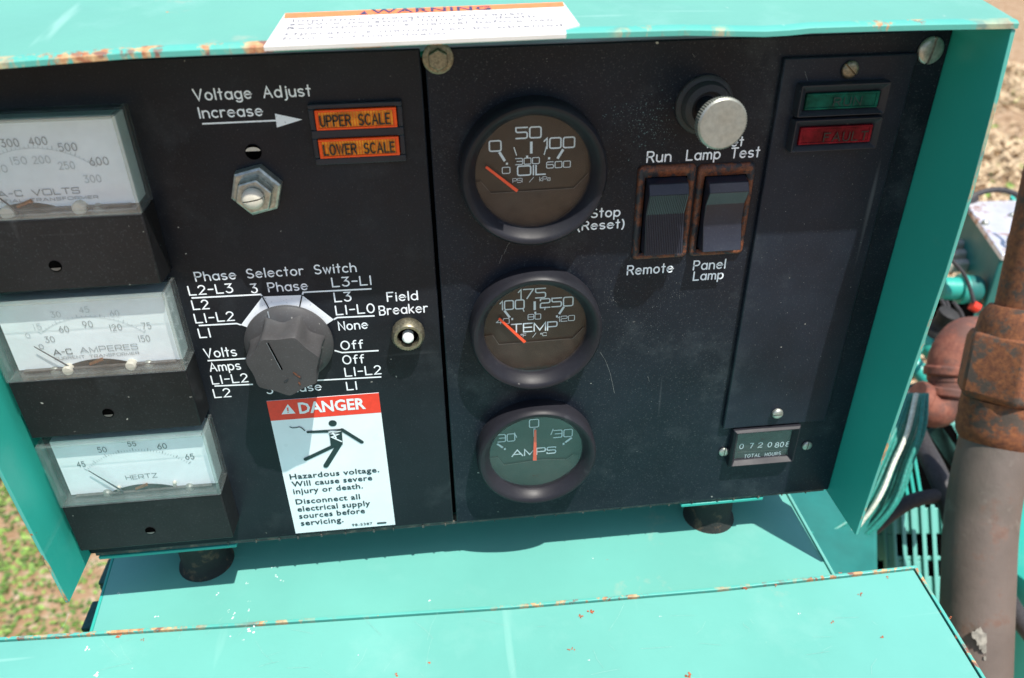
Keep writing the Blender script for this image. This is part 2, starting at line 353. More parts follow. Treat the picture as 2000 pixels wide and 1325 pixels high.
def worn_ink():
    t = NT('worn white silk screen ink'); c = t.mix(t.ramp(t.noise(900, 4, .7), .60, .72, 0, .7), (.88, .92, .96), (.28, .31, .33))
    return t.set(col=c, rough=.5)
def thin_glass(name, tint=(1, 1, 1), milk=.03, rough=.02, refl=1.0):
    t = NT(name); t.t.nodes.remove(t.b)
    tr = t.n('ShaderNodeBsdfTransparent'); tr.inputs[0].default_value = tint+(1,)
    gl = t.n('ShaderNodeBsdfGlossy'); gl.inputs['Roughness'].default_value = rough
    df = t.n('ShaderNodeBsdfDiffuse'); df.inputs[0].default_value = (.75, .8, .8, 1)
    lw = t.n('ShaderNodeLayerWeight'); lw.inputs[0].default_value = .5      # thin sheet: same reflectance from either side
    fz = t.math('ADD', t.math('MULTIPLY', t.math('POWER', lw.outputs['Facing'], 5.), .95), .042)
    m1 = t.n('ShaderNodeMixShader'); m2 = t.n('ShaderNodeMixShader')
    mk = t.ramp(t.noise(45, 6, .75), .3, .85, milk*.3, milk*2.2)
    t.l(mk, m1.inputs[0]); t.l(tr.outputs[0], m1.inputs[1]); t.l(df.outputs[0], m1.inputs[2])
    t.l(t.math('MULTIPLY', fz, refl), m2.inputs[0]); t.l(m1.outputs[0], m2.inputs[1]); t.l(gl.outputs[0], m2.inputs[2]); t.l(m2.outputs[0], t.out.inputs[0])
    return t.m

M = {
 'teal': teal('teal enamel', .15, .45), 'teal_sunlit': teal('sunlit weathered teal enamel', .12, .8, 0, 0, (.13, .40, .345)), 'teal_seam': teal('teal enamel rusted seam', .2, .3, .62, 0, (.09, .40, .34), 150), 'teal_edge': teal('teal enamel rusted edge', .30, .4, .55, 0, (.09, .40, .34)),  # upward faces get a redder teal that holds the sunlit washout in its colour
 'teal_edge2': teal('teal enamel chipped edge', .2, .3, .25, 0, (.09, .40, .34)), 'teal_hood_sunlit': teal('sunlit weathered hood enamel', .2, 1.0, 0, .08, (.135, .38, .305)), 'teal_shaded': teal('shaded teal enamel', .1, .12), 'teal_dark': plain('dark teal parts', (.01, .10, .085), .5),  # hood colour holds the sunlit tone, the flange inside the shaded one
 'panel': black_paint('black panel paint', (.007, .009, .013), 1.1), 'panel_r': black_paint('black panel paint dusty', dust=1.8, speck=1.6, fade=.02),
 'cover': black_paint('black cover paint', (.009, .013, .021), 1.4, .36, .03, 1.2), 'meter': black_paint('black meter housing', (.008, .008, .009), .8, .42),
 'plastic': black_paint('black bezel plastic', (.014, .016, .022), .5, .38, speck=.6, spec=.35), 'bezel': black_paint('matt black gauge bezel', (.013, .013, .017), .4, .42, speck=.5, spec=.22),
 'knob': black_paint('worn black knob', (.042, .041, .042), 1.5, .5, .07),
 'rubber': plain('black rubber', (.02, .02, .02), .7), 'hole': plain('dark hole', (.002, .002, .002), .9), 'ink': worn_ink(),
 'gink': plain('gauge ink', (.62, .72, .76), .5, var=.1, scale=2500), 'dial_black': plain('brown black dial', (.010, .008, .006), .4, scale=120, var=.4),
 'dial_step': plain('dial lower plate', (.020, .014, .011), .45, scale=120, var=.4), 'dial_line': plain('dial plate edge', (.09, .085, .08), .4),
 'dial_white': plain('meter dial card', (.82, .89, .93), .35, var=.04, scale=90), 'mink': plain('faded meter ink', (.33, .37, .39), .5, var=.2, scale=1500), 'mink_f': plain('very faded meter ink', (.54, .60, .63), .5, var=.15, scale=1500),
 'mink_d': plain('dark meter ink', (.08, .11, .12), .5), 'needle_d': plain('dark needle', (.03, .035, .045), .4), 'needle': plain('orange needle', (.95, .085, .02), .45, var=.08),
 'red': plain('safety red print', (.80, .045, .02), .35, var=.06), 'labelw': plain('white label vinyl', (.78, .86, .88), .3, var=.03, scale=60), 'lblk': plain('black print', (.012, .03, .032), .4),
 'orange': plain('safety orange print', (.95, .22, .07), .4, var=.08), 'hlabel': plain('weathered white label', (.80, .78, .74), .45, var=.05, scale=60),
 'hink': plain('faded black print', (.22, .22, .25), .6, var=.4, scale=900), 'hink_d': plain('blue black print', (.05, .05, .12), .6),
 'zinc': plain('tarnished zinc', (.42, .44, .40), .38, .75, .25, 500), 'brass': plain('tarnished brass', (.25, .23, .165), .45, .8, .3, 900), 'alu': plain('brushed aluminium', (.30, .31, .28), .42, .55, .10, 500),
 'post': plain('ivory nylon', (.60, .57, .48), .5, var=.05), 'copper': plain('copper winding', (.35, .14, .05), .35, .9), 'screw_white': plain('white button', (.85, .86, .83), .4, var=.04),
 'orange_lens': plain('orange lens rim', (1.0, .085, .004), .22, var=.1), 'amber': plain('amber lens field', (.88, .25, .012), .25, var=.35, scale=250),
 'green_lens': plain('green lens', (.002, .085, .055), .3, var=.5, scale=130, spec=.12), 'red_lens': plain('red lens', (.17, .006, .012), .3, var=.5, scale=130, spec=.12), 'lens_ink': plain('engraved lettering', (.02, .015, .01), .6),
 'lens_ink2': plain('engraved dark lettering', (.01, .03, .025), .6), 'switch_rust': rusty('rusted switch frame', (.018, .02, .026), .62, .55, 190, ((.07, .024, .012), (.25, .075, .028))),
 'rocker': black_paint('black rocker', (.012, .014, .024), .9, .32, spec=.5), 'glass': thin_glass('gauge glass', milk=.006, refl=.75), 'glass_amp': thin_glass('dusty gauge glass boosted reflection', milk=.012, refl=2.3), 'acrylic': thin_glass('clear acrylic', (.99, .995, .99), .035, .03),
 'acrylic_edge': thin_glass('frosted acrylic edge', (.90, .93, .91), .07, .10), 'counter': plain('counter drum', (.03, .035, .035), .5),
 'pipe': rusty('brown exhaust pipe', (.10, .078, .066), .18, .6, 25, ((.13, .075, .055), (.17, .105, .08)), (2, 3, 1)), 'rust': rusty('flaky rust', (.06, .045, .035), .72, .85, 60, ((.11, .038, .02), (.27, .095, .035))), 'elbow': rusty('rusty elbow', (.10, .045, .035), .7, .75, 35, ((.15, .045, .03), (.26, .095, .06))),
 'steel': rusty('bright steel with rust film', (.62, .62, .66), .30, .38, 30, ((.40, .17, .10), (.55, .28, .18))), 'wire_green': plain('green wires', (.02, .22, .18), .5), 'wire_white': plain('cream wires', (.72, .74, .62), .4), 'grey_cloth': plain('beige block', (.45, .42, .36), .6),
 'hose': plain('black hose', (.035, .033, .036), .6), 'edge_dirt': rusty('dirty dark edge', (.05, .06, .055), .35, .8, 140, ((.12, .10, .08), (.22, .18, .14))),
}
M['mount'] = rusty('dirty rubber mount', (.012, .014, .013), .25, .8, 120, ((.05, .03, .02), (.12, .08, .05)))
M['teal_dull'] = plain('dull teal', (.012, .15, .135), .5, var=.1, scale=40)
M['hole'].node_tree.nodes['Principled BSDF'].inputs['Specular IOR Level'].default_value = 0
for k in ('steel',): M[k].node_tree.nodes['Principled BSDF'].inputs['Metallic'].default_value = .55

mm = .001
# ================================================================== CONTROL BOX
XL, XR, ZT, ZB = -.189, .2094, -.052, -.306
box = thing('control_box', 'teal generator control box with black instrument panel under a sheet metal hood', 'control box', (.01, .05, ZB))

# body behind the panels
b = MB(); b.box(XL+.001, XR-.001, .0031, .0038, ZB+.004, ZT-.014); b.build('gap_shade_sheet', M['hole'], box)  # dark sheet added behind the panels so the gap between them looks shaded
b = MB(); b.box(XL+.0002, XR-.0002, .004, .16, ZB+.002, ZT-.012); b.build('housing', M['teal_shaded'], box, .0015)
# hood: bent sheet with the dent of the photograph in its front lip
edge = [(-40, 138), (0, 135), (255, 115), (500, 104), (850, 88), (1100, 76.5), (1341, 70), (1430, 71.5), (1492, 72.5), (1540, 70), (1583, 65.5), (1700, 62), (1794, 59.6), (1972, 57)]
FY = -.033
ed = [atY(x, y, FY) for x, y in edge]
ed[0].x = XL-.003; ed[-1].x = XR+.0018
LIP = .0026; SL = .14
b = MB(); vs = []; fs = []
for p in ed:
    zt = p.z+LIP
    top = zt*.35 + (-.0525)*.65
    row = [(p.x, .17, top+SL*(.17-FY)), (p.x, .06, top+SL*(.06-FY)), (p.x, FY+.02, zt*.6+top*.4+SL*.02), (p.x, FY+.004, zt+SL*.0025), (p.x, FY+.0012, zt), (p.x, FY, zt-.0009), (p.x, FY, p.z),
           (p.x, FY+.0015, p.z), (p.x, FY+.0018, zt-.0022), (p.x, .06, top+SL*(.06-FY)-.0018), (p.x, .17, top+SL*(.17-FY)-.0018)]
    vs += row
K = 11
for i in range(len(ed)-1):
    for j in range(K):
        fs.append((i*K+j, (i+1)*K+j, (i+1)*K+(j+1) % K, i*K+(j+1) % K))
fs += [tuple(range(K))[::-1], tuple((len(ed)-1)*K+j for j in range(K))]
b.add(vs, fs)
for q, f in enumerate(fs):
    j = q % K
    if q < (len(ed)-1)*K and j in (3, 4, 5, 6): b.mi[q] = 1
b.build('hood', [M['teal_hood_sunlit'], M['teal_edge']], box, smooth=40)
# side flanges, slightly bowed forward
def flange(name, x0, x1, zs, tag):
    b = MB(); vs = []; fs = []
    for z, y in zs: vs += [(x0, .012, z), (x0, y, z), (x1, y, z), (x1, .012, z)]
    for i in range(len(zs)-1):
        for j in range(4): fs.append((i*4+j, i*4+(j+1) % 4, (i+1)*4+(j+1) % 4, (i+1)*4+j))
    fs += [(3, 2, 1, 0), tuple(4*(len(zs)-1)+j for j in range(4))]
    b.add(vs, fs)
    for q in range(len(zs)-1): b.mi[q*4+1] = 1
    return b.build('side_flange', [M['teal_shaded'] if tag == 'r' else M['teal'], M['teal_edge2']], box, .0003, label=name)
prof = [(-.0562, -.0325), (-.085, -.0352), (-.115, -.0372), (-.15, -.0375), (-.19, -.0362), (-.23, -.035), (-.27, -.0335), (-.3090, -.0322)]
flange('right side flange with a rust chipped front edge', XR, XR+.0017, prof, 'r')
profl = [(-.060, -.0325), (-.12, -.035), (-.19, -.036), (-.215, -.034), (-.3065, -.0300)]
flange('left side flange beside the meters', XL-.0017, XL, profl, 'l')

# panels
pl = MB(); pl.box(XL+.0002, -.0012, 0, .003, ZB+.0005, ZT-.010)
PL = pl.build('instrument_panel', M['panel'], box, .0006, label='left black instrument panel with meters and selector knob')
pr = MB(); pr.box(.0004, XR-.0002, -.0002, .003, ZB-.0002, ZT-.010)
PR = pr.build('instrument_panel', M['panel_r'], box, .0006, label='right black instrument panel with round gauges and rocker switches')
b = MB(); b.box(XL+.002, XR-.002, .0012, .012, ZB-.0022, ZB-.0004)
for k in range(26):
    x = XL+.07+k*.0125+random.uniform(-.003, .003)
    b.box(x, x+random.uniform(.0003, .0012), .0003, .004, ZB-.0023, ZB-.0003)
b.build('bottom_lip', M['edge_dirt'], box)
cv = MB(); cv.box(.1404, .1955, -.0026, -.0004, -.2545, -.0700)
CV = cv.build('cover_plate', M['cover'], box, .0006, label='black cover plate with run and fault lamps')

FP = Frame((0, 0, 0)); FR = Frame((0, -.0002, 0)); FC = Frame((0, -.0026, 0))
WP = .00062
def lettering(parent, fr, items, mat=None, wd=WP, cap=17, font=PLAIN, gap=.28):
    for it in items:
        b = MB(); s, a, c = it[0], it[1], it[2]; cp = it[3] if len(it) > 3 else cap
        text(b, fr, s, a, c, cp, it[4] if len(it) > 4 else wd, font, gap)
        b.build('lettering', mat or M['ink'], parent, smooth=0, fix=False)
lettering(PL, FP, [
 ('Voltage Adjust', (381, 197), (607, 186), 21), ('Increase', (391, 231), (513, 225), 20),
 ('Phase Selector Switch', (383, 547.6), (696, 531.7), 17), ('L2-L3', (371, 576), (455.5, 571.4), 17), ('3 Phase', (491.8, 571.4), (601, 566), 17),
 ('L3-L1', (650, 560), (725.7, 556), 17), ('L2', (378.4, 604.5), (408.8, 602.7), 17), ('L3', (654.7, 589.4), (686, 587.3), 17),
 ('L1-L2', (383, 629.7), (458, 626.5), 17), ('L1-L0', (657.4, 614.6), (731.6, 610.4), 17), ('L1', (391, 659.4), (412.3, 658), 17),
 ('None', (662.7, 644.3), (718, 641.6), 16), ('Volts', (401.7, 698.6), (462.6, 694.6), 17), ('Amps', (411.5, 724.3), (470.6, 722), 16),
 ('L1-L2', (415.7, 749.7), (485, 745.8), 16), ('L2', (420, 776), (451.5, 774.6), 16), ('Off', (667.4, 682.7), (709, 680), 16), ('Off', (671, 711), (711, 708.4), 16),
 ('L1-L2', (675.4, 734.4), (744.3, 730.4), 16), ('L1', (678.6, 761.7), (697.6, 760.3), 15), ('3 Phase', (522, 768), (628, 762.5), 15),
 ('Field', (757.3, 588.6), (815.6, 585.2), 17), ('Breaker', (742, 614.6), (835, 609.8), 17)])
b = MB()
for pts in ([(374.4, 582), (509, 575), (513, 579)], [(388.4, 635.8), (462.6, 631.8), (470.6, 634.5)], [(405.6, 704.4), (480, 700)], [(419, 754.2), (494, 750.8)],
            [(725.7, 564.3), (592.4, 571), (590.6, 575.8)], [(731.6, 617), (658.7, 620.4), (652, 624)], [(739.5, 684.8), (668, 688.8), (653.4, 684.6)], [(744.8, 736.2), (620.3, 742.9), (612, 738)]):
    line_px(b, FP, pts, .00072, cap=False)
b.build('switch_pointer_lines', M['ink'], PL, smooth=0, fix=False)
b = MB(); line_px(b, FP, [(395, 242), (539, 235.5)], .00065, cap=False)
poly(b, FP, [FP.uv(*p) for p in ((537, 222), (591, 233.5), (541, 249))], .00025); b.build('arrow', M['ink'], PL, smooth=0, fix=False)
b = MB(); poly(b, FP, [FP.uv(*p) for p in ((470.6, 634.5), (513, 578.8), (590, 576), (652, 624), (637, 634), (565, 690), (488, 641))], .0003)
b.build('dial_plate', M['ink'], PL, smooth=0, fix=False)
b = MB()
for pts in ([(512, 577), (528, 605)], [(590.5, 574.5), (584, 605)]): line_px(b, FP, pts, .0005, h=.0005, cap=False)
b.build('dial_plate_lines', M['hole'], PL, smooth=0, fix=False)
lettering(PR, FR, [('Run', (1263.4, 317), (1309.4, 315), 20), ('Lamp Test', (1340.4, 312.5), (1481.4, 306.4), 19), ('Reset', (1382, 288), (1450, 284.5), 17),
 ('Stop', (1154.4, 425), (1210, 422), 17), ('(Reset)', (1128, 448), (1218, 446), 16), ('Remote', (1225, 536), (1313, 531.7), 17), ('Panel', (1354, 527), (1415, 523.7), 17), ('Lamp', (1354, 547.5), (1411, 544), 16)], wd=.00068)

# small slotted screws: two half heads either side of the slot
def screw(name, c, r, parent, mat, ang=0, hgt=.0016, dome=.5, washer=0, slot=.12, label=None, tilt=None):
    c = Vector(c); b = MB(c)
    if washer: b.lathe([(washer, 0), (washer, .0006), (washer*.86, .0009), (r*.9, .0009)], c, 36)
    b.lathe([(r*.9, 0), (r*.9, hgt*.35)], c, 28)
    ca, sa = cos(ang), sin(ang)
    for sg in (-1, 1):
        rings = []
        for rr, h in ((1.0, .2), (1.0, .55), (.88, .8), (.62, .95), (.3, 1.0)):
            pts = []; a0 = math.asin(min(.98, slot/rr))
            for k in range(13):
                t = a0 + (pi-2*a0)*k/12; x, y = rr*r*cos(t), rr*r*sin(t)*sg
                pts.append(c + Vector((x*ca-y*sa, -hgt*h, x*sa+y*ca)))
            rings.append(pts)
        vs = [p for R_ in rings for p in R_]; n = 13
        fs = [(j*n+k, j*n+(k+1) % n, (j+1)*n+(k+1) % n, (j+1)*n+k) for j in range(len(rings)-1) for k in range(n)]
        fs.append(tuple((len(rings)-1)*n+k for k in range(n))); b.add(vs, fs)
    return b.build(name, mat, parent, smooth=50, label=label)
# hex washer bolt under the hood
c = Vector((.0053, -.0002, -.0655)); b = MB(c)
b.lathe([(.0059, 0), (.0059, .0008), (.0052, .0012), (.0041, .0013)], c, 40); b.lathe([(.0040, .0012), (.0040, .0038), (.0036, .0042), (.0001, .0042)], c, 6)
b.build('hex_bolt', M['brass'], PR, .0002, smooth=30)
screw('screw', (.2013, -.0002, -.0695), .0054, PR, M['zinc'], 1.45, .0022, slot=.11, label='large slotted screw in the top right panel corner')
screw('screw', (.1679, -.0026, -.0752), .0035, CV, M['brass'], -.75, .0018, slot=.10)
screw('screw', (.1677, -.0026, -.2462), .0029, CV, M['zinc'], .05, .0024, slot=.10)
s0 = screw('screw', (.1438, -.0002, -.2714), .0027, PR, M['zinc'], 1.5, .0016, slot=.12)
copy_tree(s0, PR, (.1897, -.0002, -.2719))
# recessed screw hole in the left panel
c = Vector((-.0684, 0, -.0981)); b = MB(c); b.lathe([(.0031, .0003), (.0031, .00032), (.0001, .00034)], c, 28); HO = b.build('screw_hole', M['hole'], PL)
b = MB(c); n = 14
b.add([c+Vector((.0028*cos(a), -.0005, .0004+.0020*sin(a)*.8)) for a in [pi*k/n for k in range(n+1)]], [tuple(range(n+1))]); b.build('screw_head', M['post'], HO, smooth=0)
# voltage trimmer: hex bushing, lock nut and slotted shaft
c = Vector((-.0694, 0, -.1128)); b = MB(c); b.lathe([(.0104, 0), (.0104, .0042), (.0092, .0048), (.0060, .0048)], c, 6, up=(.975, 0, .22), rmod=None)
NUT = b.build('hex_nut', M['zinc'], PL, .0003, smooth=25)
b = MB(c); b.lathe([(.0074, .0048), (.0074, .0100), (.0068, .0105), (.0045, .0105)], c, 6, up=(.975, 0, .22)); b.build('lock_nut', M['zinc'], NUT, .0003, smooth=25)
screw('slotted_shaft', c+Vector((0, -.0103, 0)), .0042, NUT, M['post'], .15, .0042, slot=.08)

# field breaker push button
c = Vector(atY(797, 655, -.004)); c.y = 0; b = MB(c)
b.lathe([(.0068, 0), (.0072, .0012), (.0072, .0055), (.0062, .0068), (.0050, .0068), (.0046, .0050), (.0046, .0030)], c, 72, rmod=lambda t, j: 1+(.022*(1 if int(t/(2*pi)*72) % 2 else -1) if j in (1, 2) else 0))
PB = b.build('push_button', M['brass'], PL, smooth=40, label='round push button of the field breaker')
b = MB(c); b.lathe([(.0046, .0031), (.0028, .0032)], c, 32); b.build('button_well', M['hole'], PB)
b = MB(c); b.lathe([(.0025, .003), (.0025, .0068), (.0018, .0075), (.0001, .0076)], c, 32); b.build('button_cap', M['screw_white'], PB)

# phase selector knob
c = Vector((-.0683, 0, -.1851)); b = MB(c)
b.lathe([(.0186, .0008), (.0193, .0016), (.0193, .0030), (.0182, .0042), (.0155, .0056), (.0120, .0064)], c, 96)
KN = b.build('selector_knob', M['knob'], PL, smooth=40, label='fluted black phase selector knob')
def lob(t, j):
    a = (t - pi)*7/2.0            # seven lobes, one pointing down
    return 1 - [.16, .20, .19, .17, .12, .11, 0][j]*abs(cos(a+pi/2))**1.25
b = MB(c); b.lathe([(.0172, .0045), (.0165, .0062), (.0160, .0100), (.0160, .0165), (.0158, .0200), (.0152, .0208), (.0001, .0209)], c, 140, rmod=lambda t, j: lob(t, j) if j < 6 else 1)
b.build('knob_grip', M['knob'], KN, smooth=50)
FK = Frame((0, -.0209, 0)); b = MB(); line_px(b, FK, [(523, 670), (551, 722)], .00075, h=.00012, cap=False); b.build('pointer_line', M['hole'], KN, smooth=0, fix=False)
b = MB(); line_px(b, FK, [(521, 670), (549, 722)], .0003, h=.00006, cap=False)
fs_ = Frame((0, -.0053, 0)); line_px(b, fs_, [(523, 609), (526, 621)], .0005); b.build('index_mark', M['mink'], KN, smooth=0, fix=False)
b = MB()
for q in ((574, 728, 588, 738), (556, 745, 562, 741), (584, 745, 586, 751)):
    line_px(b, FK, [(q[0], q[1]), (q[0]*.5+q[2]*.5, q[1]*.5+q[3]*.5+1), (q[2], q[3])], .0008, h=.00013)
b.build('rust_stain', M['switch_rust'], KN, smooth=0, fix=False)

# pull knob (reset)
c = Vector((.1105, -.0002, -.0873)); b = MB(c)
b.lathe([(.0118, 0), (.0118, .0016), (.0110, .0024), (.0100, .0026), (.0100, .0040), (.0092, .0060), (.0068, .0066), (.0062, .0060), (.0060, .0035), (.0001, .0034)], c, 64)
PK = b.build('pull_knob', M['knob'], PR, smooth=35, label='pull knob with knurled aluminium head')
top = atY(1409, 244, -.0285); ax = (top-c-Vector((0, -.003, 0))); axn = ax.normalized()
b = MB(c); b.lathe([(.0044, .0), (.0044, ax.length*.55), (.0038, ax.length*.56), (.0036, ax.length*.80)], c+Vector((0, -.003, 0)), 32, axis=axn); b.build('stem', M['plastic'], PK, smooth=40)
b = MB(c); pc = top-axn*.0042
b.lathe([(.0040, -.001), (.0088, 0), (.0096, .0006), (.0096, .0036), (.0089, .0042), (.0001, .0042)], pc, 120, axis=Vector((.06, -1, .03)), rmod=lambda t, j: 1+(.014*(1 if int(t/(2*pi)*120+.5) % 2 else -1) if j in (2, 3) else 0))
b.build('knurled_head', M['alu'], PK, smooth=35)

# ---------------------------------------------------------------- round gauges
def gauge(name, label, px, parent, dial_mat, step, green=False):
    c0 = atY(px[0], px[1], -.0105); c = Vector((c0.x, -.0002, c0.z)); b = MB(c)
    b.lathe([(.0300, 0), (.0302, .0035), (.0300, .0080), (.0296, .0098), (.0286, .0108), (.0276, .0108), (.0262, .0098), (.0240, .0062), (.0236, .0052), (.0236, .0012)], c, 96, caps=False)
    g = b.build(name, M['bezel'], parent, smooth=40, label=label)
    b = MB(c); b.lathe([(.0238, .0020), (.0001, .0021)], c, 64, caps=False); b.build('dial_face', dial_mat, g, smooth=0)
    b = MB(c); b.lathe([(.0237, .0049), (.0001, .0050)], c, 64, caps=False); b.build('lens', M['glass_amp' if green else 'glass'], g)  # ammeter glass: mirror strength raised so the sunlit tray reflects brighter
    return g, c
gd = .0022
def gauge_print(g, c, texts, ticks, dots, thin, slashes, wscale=1.0):
    fr = Frame((0, c.y-.0022, 0)); b = MB()
    for t in texts: text(b, fr, t[0], t[1], t[2], t[3], t[4], SQUARE, .22, h=.00005)
    b.build('dial_numerals', M['gink'], g, smooth=0, fix=False)
    b = MB()
    for a, e in ticks: line_px(b, fr, [a, e], .00105, h=.00005, cap=False)
    for a, e in thin: line_px(b, fr, [a, e], .0004, h=.00005, cap=False)
    for p in dots: line_px(b, fr, [(p[0], p[1]-2), (p[0], p[1]+2)], .00085, h=.00005, cap=False)
    for a, e in slashes: line_px(b, fr, [a, e], .0002, h=.00005, cap=False)
    b.build('tick_marks', M['gink'], g, smooth=0, fix=False); return fr
def needle(g, c, a, e, w0, w1, mat, hub=False):
    fr = Frame((0, c.y-.0034, 0)); A = Vector(fr.uv(*a)); B = Vector(fr.uv(*e)); d = (B-A).normalized(); n = Vector((-d.y, d.x)); b = MB()
    q = [A+n*w0/2, B+n*w1/2, B-n*w1/2, A-n*w0/2]
    b.hexa([fr.P(p.x, p.y, -.0002) for p in q], [fr.P(p.x, p.y, .0002) for p in q]); b.build('needle', mat, g, smooth=0)
def step_plate(g, c, pts, mat, lmat, R=.0236):
    fr = Frame((0, c.y-.0028, 0)); U = [Vector(fr.uv(*p)) for p in pts]; cc = Vector((c.x, c.z))
    a0 = atan2(U[-1].y-cc.y, U[-1].x-cc.x); a1 = atan2(U[0].y-cc.y, U[0].x-cc.x)
    while a1 > a0: a1 -= 2*pi
    rim = [cc+Vector((R*cos(a0+(a1-a0)*k/20), R*sin(a0+(a1-a0)*k/20))) for k in range(21)]
    P = [p for p in U] + rim; b = MB(); b.hexa([fr.P(p.x, p.y, -.0005) for p in P], [fr.P(p.x, p.y, 0) for p in P]); b.build('lower_dial_plate', mat, g, smooth=0)
    b = MB(); stroke(b, fr, [tuple(p) for p in U], .00022, h=.00005, cap=False); b.build('dial_plate_edge', lmat, g, smooth=0, fix=False)

g, c = gauge('oil_pressure_gauge', 'upper round gauge reading oil pressure', (1045, 348), PR, M['dial_black'], 0)
gauge_print(g, c, [('50', (1007.7, 270.9), (1056.6, 268.7), 21, .0006), ('0', (956, 296), (978.6, 294.8), 20, .0006), ('100', (1062.6, 290.4), (1121.8, 287.7), 20, .0006),
  ('0', (981, 339.3), (996, 338.5), 12, .00034), ('300', (1007, 321.7), (1053.4, 319.8), 12, .00034), ('600', (1067.5, 329), (1113.7, 326.3), 12, .00034), ('OIL', (1011, 342.6), (1064.8, 340.7), 18, .0006),
  ('PSI', (1001.5, 357), (1020, 356.2), 8, .0002), ('kPa', (1054, 353.5), (1074.3, 353), 8, .0002)],
  [((975, 297.2), (986, 314.9)), ((1037.6, 276.8), (1037.6, 300)), ((1100, 291.8), (1088.7, 310))], [(990, 319.8), (1029.5, 306), (1072.4, 309.5)],
  [((1003.6, 287.7), (1009, 304)), ((1067, 286.4), (1062.6, 302.7))], [((1033.5, 356.5), (1042.5, 346))])
needle(g, c, (949.3, 326.3), (1010.4, 373.3), .0010, .0013, M['needle'])
step_plate(g, c, [(938, 354), (959, 378), (1120.5, 368), (1150, 338)], M['dial_step'], M['dial_line'])
g, c = gauge('temperature_gauge', 'middle round gauge reading temperature', (1049.5, 657), PR, M['dial_black'], 0)
gauge_print(g, c, [('175', (1012.6, 583.5), (1065.4, 581.8), 18, .0006), ('100', (977, 605), (1023.6, 603), 17, .0006), ('250', (1055.3, 600.4), (1118.7, 597.7), 17, .0006),
  ('40', (969.3, 633.2), (994.6, 632), 10, .00034), ('80', (1031.2, 624.3), (1056, 623.2), 10, .00034), ('120', (1089.7, 627.9), (1121.9, 626.2), 10, .00034), ('TEMP', (999, 648.5), (1087.6, 645.4), 16, .0006),
  ('oF', (1017, 658.5), (1027.4, 658), 6, .0002), ('oC', (1055.3, 656.4), (1067, 655.8), 6, .0002)],
  [((985, 606.7), (995.7, 620.5)), ((1044.3, 588.8), (1044.3, 605.7)), ((1101.4, 599.3), (1091.9, 613.7))], [(1000.3, 623.2), (1045.4, 611), (1087.6, 618)],
  [((1021.5, 603.6), (1023.6, 608.9)), ((1065, 599.3), (1063.7, 605.7))], [((1040, 659), (1047, 650))])
needle(g, c, (974.5, 622.2), (1025.3, 668.7), .0010, .0013, M['needle'])
step_plate(g, c, [(962, 655), (974.5, 673.3), (1118.3, 661.7), (1140, 640)], M['dial_step'], M['dial_line'])
g, c = gauge('ammeter_gauge', 'lower round gauge reading charging amps with its needle upright', (1050, 898.5), PR, M['dial_black'], 0, True)
gauge_print(g, c, [('0', (1034, 835), (1052, 834.2), 15, .0005), ('30', (972.5, 863.7), (1005.5, 861), 14, .0005), ('30', (1081, 854.2), (1117.4, 853), 14, .0005), ('AMPS', (1000, 891), (1085, 885.4), 12, .0006)],
  [((971, 867.2), (982, 874.5)), ((1116.6, 855), (1104, 864.3)), ((1043.7, 836.8), (1043.7, 854))], [(986, 877), (1100.6, 866.9)],
  [((1004.6, 845), (1009.3, 854.7)), ((1080.5, 837.7), (1075.8, 849.5))], [])
needle(g, c, (1045.4, 840.3), (1044.5, 899.3), .0011, .0019, M['needle'])
step_plate(g, c, [(972, 893), (984, 909), (1060, 898), (1106, 898), (1120, 888)], M['dial_step'], M['dial_line'])

# ---------------------------------------------------------------- scale and status lamps
def ring_frame(b, o_, i_, yb, loops, rc=0., n=5):
    # o_, i_ = (x0, x1, z0, z1) of the outer and inner outline; loops = list of (blend 0 outer..1 inner, y)
    def outline(t):
        x0, x1, z0, z1 = [o_[k]*(1-t)+i_[k]*t for k in range(4)]; r = max(.00005, rc*(1-t)); P = []
        for cx, cz, a0 in ((x1-r, z1-r, 0), (x0+r, z1-r, 90), (x0+r, z0+r, 180), (x1-r, z0+r, 270)):
            P += [(cx+r*cos(radians(a0+90*k/n)), cz+r*sin(radians(a0+90*k/n))) for k in range(n+1)]
        return P
    vs = []; N = 4*(n+1)
    for t, y in loops: vs += [(p[0], y, p[1]) for p in outline(t)]
    b.add(vs, [(j*N+k, j*N+(k+1) % N, (j+1)*N+(k+1) % N, (j+1)*N+k) for j in range(len(loops)-1) for k in range(N)])
